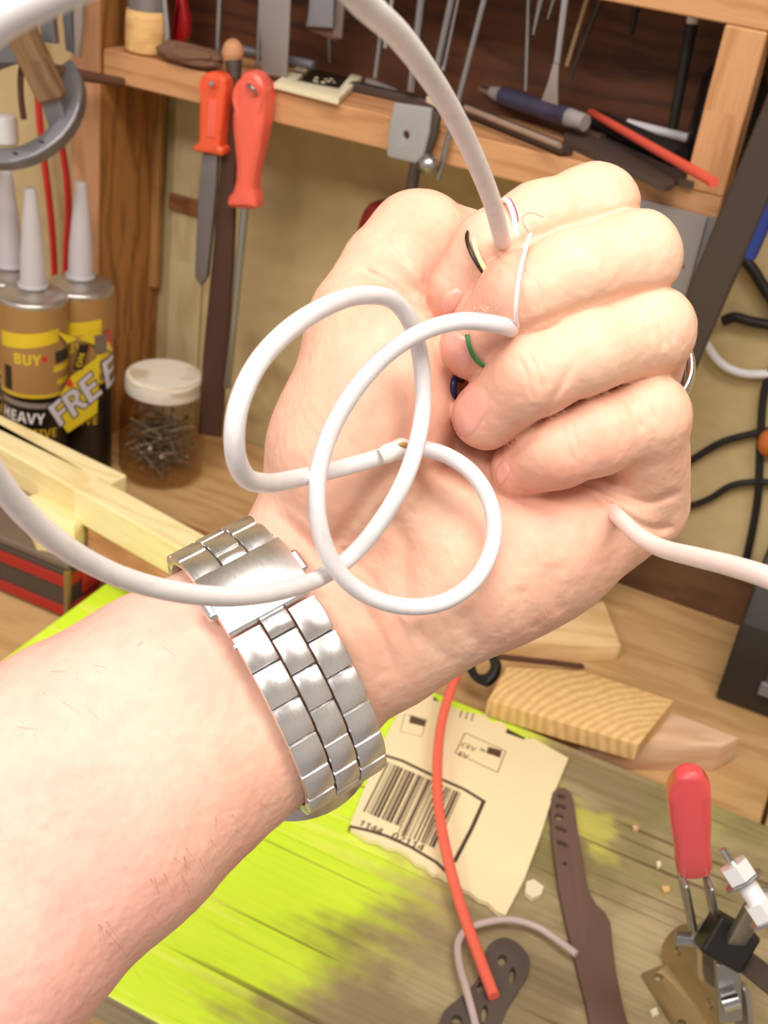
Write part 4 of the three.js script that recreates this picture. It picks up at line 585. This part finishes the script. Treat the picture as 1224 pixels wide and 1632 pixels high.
  const pos = [], uv = [], idx = []; pts.forEach((p, i) => { for (const k of [0, 1]) { pos.push(p.x, k ? y1 : y0, p.z); uv.push(S[i] / len, k); } if (i) idx.push(2 * i - 2, 2 * i, 2 * i - 1, 2 * i - 1, 2 * i, 2 * i + 1); });
  const g = new THREE.BufferGeometry(); g.setAttribute('position', new THREE.Float32BufferAttribute(pos, 3)); g.setAttribute('uv', new THREE.Float32BufferAttribute(uv, 2)); g.setIndex(idx); g.computeVertexNormals();
  single('printed_wrap', g, phys('#ffffff', 0.3, { map, transparent: true, side: THREE.DoubleSide }), 'yellow diagonal FREE banner on the wrap around the glue cartridges', 'wrap');
}
// ================================================================ tools hung on the rack rail
const HZ = SHELF_Z + 0.009;
const planeX = V(1, 0, 0), planeY = V(0, 1, 0);
function plate(name, px, z, depth, m, holes = [], bevel = 0.0006) { const q = ([a, b]) => { const p = onZ(a, b, z); return [p.x, p.y]; }; let o = px.map(q), area = 0; for (let i = 0; i < o.length; i++) { const [a, b] = o[i], [d, e] = o[(i + 1) % o.length]; area += a * e - d * b; } if (area < 0) o = o.reverse(); return extrude(o, holes.map(h => h.map(q)), Math.max(1e-4, depth - 2 * bevel), bevel, planeX, planeY, V(0, 0, z + bevel - depth / 2), 3); }
const ell = (cx, cy, rx, ry, n = 16, a = 0) => circle(0, 0, rx, ry, n).map(([u, v]) => [cx + u * Math.cos(a) - v * Math.sin(a), cy + u * Math.sin(a) + v * Math.cos(a)]);
{ // flat file with a moulded orange handle
  const t = thing('file', 'flat file with square orange plastic handle hung on the rail', 'file', onZ(330, 440, HZ));
  const h = part('handle', plate('handle', spline([[328, 124], [332, 116], [345, 113], [362, 119], [367, 128], [364, 170], [359, 212], [358, 232], [362, 236], [360, 246], [340, 243], [316, 238], [315, 230], [322, 226], [324, 190], [326, 150]], 3), HZ, 0.013, M.orange, [ell(338, 138, 5, 10)], 0.003), M.orange, t);
  part('raised_panel', plate('p', [[333, 158], [347, 160], [343, 220], [330, 217]], HZ + 0.0068, 0.0012, M.orange, [], 0.0003), M.coral, h);
  part('blade', plate('blade', [[325, 244], [349, 246], [346, 300], [338, 380], [332, 440], [322, 455], [313, 440], [315, 380], [319, 300]], HZ - 0.001, 0.004, M.steel, [], 0.0005), std('#8f8a8c', 0.45, 0.8), t);
  part('hanging_nail', rod(onZ(337, 133, SHELF_Z - 0.01), onZ(337, 133, HZ + 0.012), 0.0014), M.steel, t);
}
{ // screwdriver-like tool with coral handle
  const t = thing('screwdriver', 'long screwdriver with smooth coral-orange handle hung by its hole', 'screwdriver', onZ(362, 615, HZ));
  part('handle', plate('handle', spline([[387, 128], [393, 115], [405, 111], [418, 116], [427, 132], [431, 165], [430, 192], [423, 230], [415, 268], [411, 296], [415, 316], [414, 330], [392, 331], [370, 327], [369, 313], [378, 300], [382, 270], [380, 235], [377, 200], [377, 178], [383, 150]], 3), HZ, 0.016, M.coral, [ell(405, 154, 10, 17, 18, 0.1)], 0.006), M.coral, t);
  part('shaft', rod(onZ(391, 326, HZ), onZ(363, 618, HZ + 0.006), 0.0026, 0.0024), M.steel, t);
  part('hook', sweep(curvePoints([onZ(396, 136, SHELF_Z - 0.006), onZ(396, 136, HZ + 0.01), onZ(405, 142, HZ + 0.012), onZ(408, 152, HZ + 0.008)], 16), 0.0012, 8), M.steel, t);
}
single('steel_bar', (() => { const g = plate('bar', [[363, 120], [383, 124], [377, 260], [372, 420], [362, 560], [352, 696], [318, 690], [326, 560], [340, 420], [354, 260]], SHELF_Z + 0.0035, 0.004, M.rust, [], 0.0005); return g; })(), std('#5a3f34', 0.6, 0.4), 'long dark brown steel bar hanging behind the coral screwdriver', 'steel bar');
{ // grey bracket with a hole, knob and stem
  const t = thing('clamp_bracket', 'grey steel bracket with one hole and a round knob on the rail', 'bracket', onZ(660, 320, HZ));
  part('bracket_plate', plate('p', [[630, 163], [690, 172], [686, 210], [676, 250], [664, 260], [622, 250], [618, 245], [622, 200]], HZ, 0.004, M.greyPaint, [ell(649, 215, 5, 7)], 0.001), M.greyPaint, t);
  part('bracket_return', plate('p', [[689, 173], [703, 182], [697, 215], [684, 250], [677, 249], [686, 210]], HZ - 0.003, 0.005, M.greyPaint), M.darkSteel, t);
  part('stem', rod(onZ(664, 256, HZ - 0.002), onZ(650, 330, HZ - 0.002), 0.0036), M.darkSteel, t); const k = onZ(683, 262, HZ + 0.004); const s = new THREE.SphereGeometry(0.0062, 24, 16); s.translate(k.x, k.y, k.z); part('knob', s, M.steel, t); part('knob_stem', rod(onZ(676, 256, HZ), k, 0.002), M.steel, t);
}
single('plastic_clip', plate('p', spline([[577, 372], [588, 330], [600, 320], [632, 326], [640, 345], [630, 380], [600, 392]], 4), WALL + 0.02, 0.02, M.red, [], 0.005), std('#8e1d22', 0.45), 'dark red plastic clip against the wall left of the thumb', 'clip');
// ---------------------------------------------------------------- shafts let through the upper shelf
const hang = (name, label, x0, y0, x1, y1, z, r0, r1, m, cat = 'tool') => { const b = onZ(x1, y1, z), a0 = onZ(x0, y0, z), d = a0.clone().sub(b), f = (UPPER_Y + 0.008 - b.y) / d.y, a = b.clone().addScaledVector(d, f); return single(name, rod(a, b, r0, r1), m, label, cat, 'tool shafts in the rack'); };
const ZM = -0.70, ZF = -0.674;
hang('tool_shaft', 'bright chrome shaft nearest the wooden chisel handle', 262, 0, 270, 88, ZF - 0.004, 0.0028, 0.0026, M.chrome);
hang('tool_shaft', 'thin grey shaft above the orange file handle', 350, 0, 346, 102, ZF - 0.004, 0.0016, 0.0016, M.steel);
hang('tool_shaft', 'thin shaft just left of the wide grey blade', 415, 0, 410, 108, ZF - 0.006, 0.0012, 0.0012, M.steel);
single('steel_scraper', plate('p', [[414, -60], [466, -60], [461, 60], [457, 124], [418, 118], [415, 40]], ZF - 0.006, 0.002, M.steel), std('#a39a98', 0.5, 0.5), 'wide flat grey blade standing between screwdriver and cream frame', 'blade');
{ const t = thing('steel_channel', 'short folded steel channel hanging above the cream frame', 'channel', onZ(520, 60, ZM)); const m = std('#a4a2ab', 0.42, 0.8);
  part('web', plate('p', [[498, -60], [535, -60], [531, 45], [489, 42], [492, 20]], ZM + 0.012, 0.002, m), m, t); part('side_wall', plate('p', [[535, -60], [556, -60], [545, 62], [531, 58], [531, 45]], ZM + 0.009, 0.002, m), std('#8b7a72', 0.5, 0.6), t); part('rusty_lip', plate('p', [[486, 38], [531, 44], [542, 60], [536, 64], [496, 50]], ZM + 0.008, 0.003, m), M.rust, t); part('tang', plate('p', [[522, 55], [528, 56], [527, 100], [524, 100]], ZM + 0.008, 0.002, m), M.darkSteel, t); }
hang('tool_shaft', 'slim shaft left of the white cable with a plain end', 614, 0, 598, 124, ZM, 0.0018, 0.0018, M.steel); hang('tool_shaft', 'short chrome shaft with brown tip left of the white cable', 625, 0, 614, 76, ZM + 0.006, 0.0017, 0.0017, M.chrome);
hang('tool_shaft', 'stout grey shaft partly behind the white cable', 672, 0, 655, 145, ZM, 0.0032, 0.0028, M.steel); hang('tool_shaft', 'bright shaft of the close pair right of the white cable', 720, 0, 697, 105, ZM + 0.004, 0.0026, 0.0024, M.steel); hang('tool_shaft', 'darker shaft of the close pair right of the white cable', 729, 0, 706, 112, ZM, 0.0016, 0.0016, M.chrome);
single('thin_steel_rod', (() => { const a = onZ(782, -40, SHELF_Z + 0.004), b = onZ(698, 286, SHELF_Z + 0.006); return rod(a, b, 0.0019, 0.0017); })(), M.steel, 'long thin steel rod leaning in front of the lower rail beside the bracket', 'rod');
hang('tool_shaft', 'long grey needle-like shaft left of the flat screwdriver blade', 843, 0, 838, 145, ZM, 0.0016, 0.0012, M.steel); hang('tool_shaft', 'short pointed steel shaft at the upper edge beside the needle shaft', 862, 0, 850, 55, ZM + 0.01, 0.0028, 0.0008, M.steel); hang('tool_shaft', 'tiny spike tip left of the flat screwdriver shaft', 884, -5, 873, 30, ZM + 0.01, 0.0016, 0.0006, M.steel);
{ const t = thing('flat_screwdriver', 'screwdriver shaft widening to a flat steel blade', 'screwdriver', onZ(880, 165, ZF)); const z = ZM + 0.012, b = onZ(888, 100, z), a0 = onZ(901, 0, z), d = a0.clone().sub(b), a = b.clone().addScaledVector(d, (UPPER_Y + 0.008 - b.y) / d.y); part('shaft', rod(a, b, 0.0024), M.chrome, t); part('blade_tip', plate('p', [[883, 96], [892, 97], [890, 130], [890, 168], [863, 160], [874, 130]], z, 0.0022, M.steel), std('#b5a6a2', 0.4, 0.8), t); }
hang('tool_shaft', 'brass-coloured slim shaft right of the flat screwdriver', 935, 0, 903, 105, ZM + 0.006, 0.0018, 0.0014, std('#b59a78', 0.4, 0.7)); hang('tool_shaft', 'dark pointed shaft behind the brass-coloured one', 948, 20, 906, 130, ZM - 0.004, 0.0024, 0.0012, M.darkSteel);
hang('tool_shaft', 'short black spike under the upper shelf in the middle of the rack', 1014, 10, 1006, 56, ZM, 0.0034, 0.0012, M.black);
{ const t = thing('black_rod', 'black rod with a bright collar hanging under the upper shelf', 'rod', onZ(1072, 205, ZM)); const b = onZ(1072, 205, ZM), a0 = onZ(1104, 30, ZM), d = a0.clone().sub(b), a = b.clone().addScaledVector(d, (UPPER_Y + 0.004 - b.y) / d.y), k = a.clone().lerp(b, 0.16); part('shaft', rod(k, b, 0.0034, 0.0028), M.black, t); part('collar', rod(a, k, 0.0032), M.whitePlastic, t); }
// ---------------------------------------------------------------- things lying on the lower shelf
const sy = SHELF_Y, lie = (a, b, h) => onY(a, b, sy + h);
{ // cream frame with dark inside
  const t = thing('slide_frame', 'cream square frame with a dark middle lying on the lower shelf', 'frame', onY(515, 125, sy)); const y = sy + 0.005, o = flat([[490, 93], [592, 107], [540, 156], [437, 130]], y), h = flat([[500, 100], [566, 109], [540, 140], [472, 127]], y), g = slab(o, sy + 0.001, 0.0036, 0.0004, [h]); part('rim', g, M.cream, t); part('dark_insert', slab(flat([[498, 98], [570, 108], [542, 143], [468, 128]], y), sy + 0.001, 0.0012, 0.0002), std('#2b241a', 0.4), t);
  const r = rng(8); for (let i = 0; i < 9; i++) { const p = lie(500 + r() * 34, 124 + r() * 10, 0.0042), s = new THREE.IcosahedronGeometry(0.0006 + r() * 0.0007, 0); s.scale(1.6, 0.6, 1); s.translate(p.x, p.y, p.z); part('crumb', s, M.cream, t); } }
const bar = (name, label, p, h, th, w, m, cat = 'tool', r = 0.0008) => single(name, boxAlong(lie(p[0], p[1], h), lie(p[2], p[3], h), th, w, V(0, 1, 0), r), m, label, cat, 'tools lying on the lower shelf');
const lyingRod = (name, label, p, h, r0, r1, m, cat = 'tool') => single(name, rod(lie(p[0], p[1], h), lie(p[2], p[3], h), r0, r1), m, label, cat, 'tools lying on the lower shelf');
bar('black_bar', 'thick black bar along the back of the lower shelf', [640, 52, 1050, 235], 0.008, 0.009, 0.011, M.black, 'bar');
lyingRod('red_pencil', 'long orange-red pencil reaching over the end of the shelf', [884, 146, 1138, 291], 0.0135, 0.0022, 0.0028, std('#e8604c', 0.5), 'pencil'); lyingRod('red_pencil', 'red stick end in the shadow behind the white cable', [640, 78, 765, 118], 0.0155, 0.002, 0.002, M.redWire, 'stick');
{ const t = thing('marker_pen', 'dark blue barrelled pen with grey ends on the lower shelf', 'pen', lie(860, 170, 0)), a = lie(800, 152, 0.013), b = lie(906, 187, 0.013), d = b.clone().sub(a).normalize(); part('barrel', rod(a, b, 0.0054, 0.0056, 20), M.navy, t); part('cap', rod(b, b.clone().addScaledVector(d, 0.013), 0.0054, 0.0048, 20), std('#a8a2a0', 0.5), t); part('neck', rod(a, a.clone().addScaledVector(d, -0.009), 0.005, 0.0034, 20), std('#a8a2a0', 0.5), t); part('tip', rod(a.clone().addScaledVector(d, -0.009), a.clone().addScaledVector(d, -0.02), 0.003, 0.002, 12), M.chrome, t); }
lyingRod('steel_rod', 'pale slim rod along the front of the lower shelf', [742, 172, 892, 232], 0.0085, 0.0018, 0.0018, std('#b69c8c', 0.5, 0.3), 'rod'); bar('flat_file', 'dark flat file under the pale slim rod', [725, 168, 905, 240], 0.0035, 0.005, 0.010, M.darkSteel, 'file'); bar('flat_file', 'brown flat file below the blue pen', [750, 150, 960, 222], 0.003, 0.005, 0.008, std('#6a5648', 0.55, 0.4), 'file');
{ const y = sy + 0.004, g = slab(flat([[900, 200], [1000, 228], [1095, 266], [1112, 280], [1106, 292], [1080, 285], [1072, 294], [1060, 296], [960, 250], [900, 222]], y), sy + 0.0005, 0.0035, 0.0004); single('saw_blade', g, std('#5f5049', 0.55, 0.4), 'notched grey-brown steel blade at the right end of the lower shelf', 'blade', 'tools lying on the lower shelf'); }
lyingRod('black_hose', 'black rubber rod behind the notched blade', [900, 168, 1085, 250], 0.010, 0.006, 0.006, M.blackRubber, 'rod'); lyingRod('white_stick', 'white stick lying at the right end of the lower shelf', [1000, 196, 1118, 226], 0.014, 0.0026, 0.0028, M.whitePlastic, 'stick');
bar('grey_strip', 'short light grey strip beside the cream frame', [586, 128, 628, 146], 0.003, 0.003, 0.005, std('#bdb8ba', 0.5, 0.3), 'strip'); bar('dark_strip', 'dark strip behind the grey bracket', [560, 136, 700, 168], 0.003, 0.005, 0.009, M.darkSteel, 'strip'); bar('pale_peg', 'pale wooden peg right of the grey bracket', [684, 158, 714, 172], 0.007, 0.004, 0.005, M.cream, 'peg');
single('grey_pipe', rod(lie(380, 78, 0.012), lie(500, 104, 0.012), 0.003), std('#7c7a80', 0.5, 0.5), 'grey pipe lying behind the wide grey blade', 'pipe');
{ // rag / bark lump and wooden knob, red pliers handle
  const g = new THREE.IcosahedronGeometry(0.016, 4), p = g.attributes.position; for (let i = 0; i < p.count; i++) { const v = V(p.getX(i), p.getY(i), p.getZ(i)), k = 0.7 + 0.6 * fbm(v.x * 130 + 5, v.y * 130, v.z * 130, 3); p.setXYZ(i, v.x * k * 1.5, v.y * k * 0.45, v.z * k * 0.7); } g.computeVertexNormals(); const o = lie(304, 88, 0.007); g.translate(o.x, o.y, o.z); single('bark_lump', g, std('#7a5844', 0.9), 'rough brown lump of bark on the left of the lower shelf', 'lump');
  const k = onZ(371, 84, SHELF_Z + 0.001), t = thing('wooden_knob', 'round wooden knob with grey collar above the orange file handle', 'knob', k.clone()); const s = new THREE.SphereGeometry(0.0075, 24, 18); s.scale(0.9, 1.1, 0.9); s.translate(k.x, k.y, k.z); part('ball', s, M.edge, t); part('collar', rod(onZ(372, 96, SHELF_Z + 0.002), onZ(374, 124, SHELF_Z + 0.003), 0.0055, 0.004), M.darkSteel, t);
  single('red_grip', plate('p', spline([[280, 20], [290, -20], [298, 10], [303, 45], [296, 66], [282, 72], [278, 50]], 4), ZM, 0.008, M.red, [], 0.003), std('#a8171c', 0.4), 'dark red plastic grip hanging in the left of the rack', 'grip');
}
{ // turned wooden handle with ferrule, standing at the left end
  const b = onZ(209, 86, SHELF_Z + 0.002), o = V(b.x, SHELF_Y + 0.0005, SHELF_Z - 0.014), t = thing('chisel', 'turned wooden chisel handle with dull metal ferrule standing on the shelf', 'chisel', o); part('wooden_handle', lathe([[0, 0], [0.0126, 0], [0.0134, 0.002], [0.0136, 0.02], [0.0128, 0.026], [0, 0.026]], o), wood([240, 196, 132], [216, 164, 100], 14, 4), t); part('ferrule', lathe([[0.0124, 0], [0.0124, 0.03], [0.011, 0.04], [0, 0.04]], o.clone().add(V(0, 0.0255, 0))), std('#a09a9a', 0.45, 0.7), t);
}
// ---------------------------------------------------------------- left of the rack: horseshoe, hammer, red flexes
{
  const c = onZ(28, 172, -0.60), ex = V(1, 0.05, -0.15).normalize(), ey = V(0.05, 0.62, -0.62).normalize(); ex.addScaledVector(ey, -ex.dot(ey)).normalize();
  const o = [], R1 = 0.045, R0 = 0.033; for (let i = 0; i <= 36; i++) { const a = -Math.PI * 1.36 + i / 36 * Math.PI * 1.72; o.push([R1 * Math.cos(a), R1 * 0.98 * Math.sin(a)]); } for (let i = 36; i >= 0; i--) { const a = -Math.PI * 1.36 + i / 36 * Math.PI * 1.72; o.push([R0 * Math.cos(a), R0 * Math.sin(a)]); }
  const t = thing('horseshoe', 'grey iron horseshoe hanging at the left edge of the wall', 'horseshoe', c.clone()); part('shoe', extrude(o, [], 0.006, 0.0016, ex, ey, c, 3), M.castIron, t);
  const nz = ex.clone().cross(ey).normalize(); for (const a of [-2.2, -1.8, -1.35, -0.95, -0.5]) { const q = c.clone().addScaledVector(ex, 0.039 * Math.cos(a)).addScaledVector(ey, 0.039 * Math.sin(a)).addScaledVector(nz, 0.0085); part('nail_hole', boxAlong(q.clone().addScaledVector(ex, -0.0018), q.clone().addScaledVector(ex, 0.0018), 0.0006, 0.0012, nz), M.black, t); }
  single('iron_spike', rod(onZ(86, 113, -0.612), onZ(196, 131, SHELF_Z + 0.006), 0.0042, 0.0028), M.rust, 'rusty iron spike sticking out from the rack edge', 'spike');
  const hm = thing('hammer_handle', 'worn flat wooden handle hanging through the horseshoe', 'handle', onZ(60, 150, -0.6)); part('grip', boxAlong(onZ(22, 28, -0.58), onZ(86, 158, -0.595), 0.012, 0.018, V(0, 0.3, 1), 0.003), wood([150, 118, 86], [108, 78, 54], 15, 5), hm); part('collar', boxAlong(onZ(84, 150, -0.598), onZ(100, 205, -0.60), 0.010, 0.014, V(0, 0.3, 1), 0.002), M.castIron, hm);
  single('iron_bar', boxAlong(onZ(-40, 84, -0.61), onZ(40, 84, -0.61), 0.012, 0.006), M.castIron, 'grey iron bar at the left edge above the horseshoe', 'bar');
  single('iron_hook', sweep(curvePoints([onZ(38, 92, -0.62), onZ(33, 120, -0.62), onZ(34, 160, -0.62), onZ(38, 190, -0.62)], 14), 0.002, 8), M.rust, 'thin dark iron hook hanging left of the horseshoe handle', 'hook');
  const leftTool = (label, p, w, m) => single('hanging_tool', plate('p', p, -0.63, 0.005, m, [], 0.001), m, label, 'tool', 'tools hanging left of the rack');
  leftTool('grey steel jaw hanging at the upper left beside the red flex', [[68, -60], [92, -60], [88, 30], [92, 70], [70, 66], [64, 20]], 0, M.castIron); leftTool('dark steel strip hanging second from the rack edge', [[100, -60], [116, -60], [118, 40], [122, 86], [108, 80], [103, 30]], 0, std('#77757c', 0.45, 0.7)); leftTool('pale steel strip hanging closest to the rack edge', [[118, -60], [136, -60], [134, 40], [128, 92], [122, 88], [120, 30]], 0, std('#b0a09a', 0.5, 0.5));
  single('plastic_stopper', lathe([[0, 0], [0.009, 0], [0.0095, 0.002], [0.009, 0.016], [0.006, 0.018], [0, 0.018]], onZ(6, 228, -0.62)), M.whitePlastic, 'white bottle cap at the left edge behind the horseshoe', 'cap');
  const wire = (label, l) => single('red_flex', sweep(curvePoints(l.map(([a, b]) => onZ(a, b, -0.725)), 40), 0.0026, 10), M.redWire, label, 'cable', 'red flexes on the wall'); wire('red flex hanging behind the left side of the horseshoe', [[48, -50], [54, 30], [60, 150], [66, 220], [76, 300], [84, 380], [88, 470], [90, 560]]); wire('darker bent red flex close to the rack edge', [[92, 180], [98, 230], [105, 275], [109, 330], [106, 400], [104, 480], [104, 560]]);
}
// ---------------------------------------------------------------- lower wall trims
{
  const t = thing('wall_lath', 'pale painted wall board with a dark crosspiece beside the rack post', 'board', onZ(290, 640, WALL)); const q = (x, y) => onZ(x, y, WALL + 0.004);
  const a = q(268, 500), b = q(318, 500); part('board_face', box(a.x, b.x, LOW, SHELF_Y - 0.021, WALL + 0.0005, WALL + 0.006, 'y'), std('#ffffff', 0.8, 0, { map: woodMap([214, 198, 154], [190, 170, 122], 18, 3, 0.2) }), t); const k = q(290, 322); part('crosspiece', box(a.x, b.x + 0.01, k.y - 0.006, k.y + 0.006, WALL + 0.006, WALL + 0.01), M.brown, t);
  const c = q(250, 300), d = q(264, 300); single('thin_batten', box(c.x, d.x, 0.09, SHELF_Y - 0.021, WALL + 0.006, WALL + 0.014, 'y'), std('#ffffff', 0.7, 0, { map: woodMap([186, 140, 82], [140, 98, 52], 19, 4) }), 'thin brown batten hanging right of the rack side panel', 'batten');
  setting('baseboard_back', box(-0.36, 1.2, LOW, 0.018, WALL + 0.001, WALL + 0.018, 'x'), wood([104, 72, 44], [80, 52, 30], 22, 3));
}
// ================================================================ right side: bracket plate, level, leads
{
  const t = thing('steel_plate', 'grey folded steel plate with a screw hole below the rail end', 'plate', onZ(1080, 480, SHELF_Z)); const z = SHELF_Z + 0.004;
  part('plate_face', plate('p', [[960, 300], [1128, 345], [1086, 500], [1060, 620], [960, 620]], z, 0.002, M.greyPaint, [ell(1089, 425, 3.5, 4.5)], 0.0003), std('#a19898', 0.5, 0.5), t); part('plate_flange', plate('p', [[1128, 345], [1150, 350], [1104, 520], [1080, 620], [1062, 620], [1088, 500]], z - 0.002, 0.003, M.greyPaint), std('#7f797c', 0.5, 0.5), t);
  const b = thing('pry_bar', 'dark brown leaning bar with a blue painted sleeve at the right edge', 'bar', onZ(1040, 740, -0.6)); const p0 = at(1300, 60, 0.57), p1 = at(988, 800, 0.74), f = (x) => p0.clone().lerp(p1, x), up = dirWorld(-0.2, -0.1, -1); part('shank', boxAlong(f(0.1), f((LOW + 0.006 - p0.y) / (p1.y - p0.y)), 0.012, 0.021, up, 0.002), std('#50433e', 0.55, 0.3), b); part('blue_sleeve', boxAlong(f(0.0), f(0.41), 0.0135, 0.012, up, 0.003).translate(0.0105, 0.003, -0.002), M.blue, b);
  const lead = (name, label, l, r, m, n = 50) => single(name, sweep(curvePoints(l.map(([x, y, z = WALL + 0.006]) => onZ(x, y, z)), n), r, 10), m, label, 'cable', 'leads on the right wall');
  lead('black_lead', 'black lead running down the right wall to the bench', [[1260, 540], [1222, 610], [1212, 700], [1208, 790], [1196, 860], [1182, 920], [1168, 975], [1150, 1010]], 0.0026, M.blackRubber); lead('black_lead', 'black lead crossing the wall from the fist to the right, upper one', [[1060, 760], [1110, 728], [1150, 705], [1195, 692], [1260, 680]], 0.0024, M.blackRubber);
  lead('black_lead', 'black lead crossing the wall below the upper one', [[1050, 800], [1095, 806], [1130, 795], [1165, 774], [1200, 768], [1260, 770]], 0.0022, M.blackRubber); lead('black_lead', 'short thick black lead behind the leaning bar end', [[1152, 512], [1170, 506], [1195, 512], [1260, 524]], 0.0034, M.black); lead('black_lead', 'slanting thick black lead at the right edge above the white one', [[1170, 398], [1196, 425], [1222, 465], [1255, 510]], 0.0036, M.black); lead('black_lead', 'black lead at the right edge beside the blue sleeve', [[1185, 390], [1205, 345], [1235, 315], [1270, 300]], 0.003, M.black);
  lead('white_lead', 'white lead bowed along the right wall', [[1085, 470], [1118, 535], [1148, 578], [1180, 594], [1225, 596], [1280, 590]], 0.0028, M.whitePlastic);
  single('orange_knob', (() => { const g = new THREE.SphereGeometry(0.008, 20, 14), p = onZ(1228, 706, WALL + 0.009); g.scale(1, 1.2, 0.9); g.translate(p.x, p.y, p.z); return g; })(), std('#c26a2c', 0.5), 'small orange-brown cap on the wall at the right edge', 'cap');
  single('white_label', plate('p', [[1176, 70], [1194, 66], [1186, 108], [1166, 105]], SHELF_Z - 0.03, 0.002, M.whitePlastic), M.whitePlastic, 'small white tag behind the rack upright', 'tag');
  const bt = onZ(1168, 200, WALL + 0.02); single('black_bottle', lathe([[0, 0], [0.016, 0], [0.018, 0.003], [0.018, 0.05], [0.012, 0.06], [0.006, 0.064], [0.006, 0.072], [0, 0.072]], V(bt.x - 0.004, SHELF_Y + 0.0005, -0.712)), std('#16120f', 0.35), 'black bottle in the shadow behind the rack upright', 'bottle');
}
renderer.render(scene, camera);
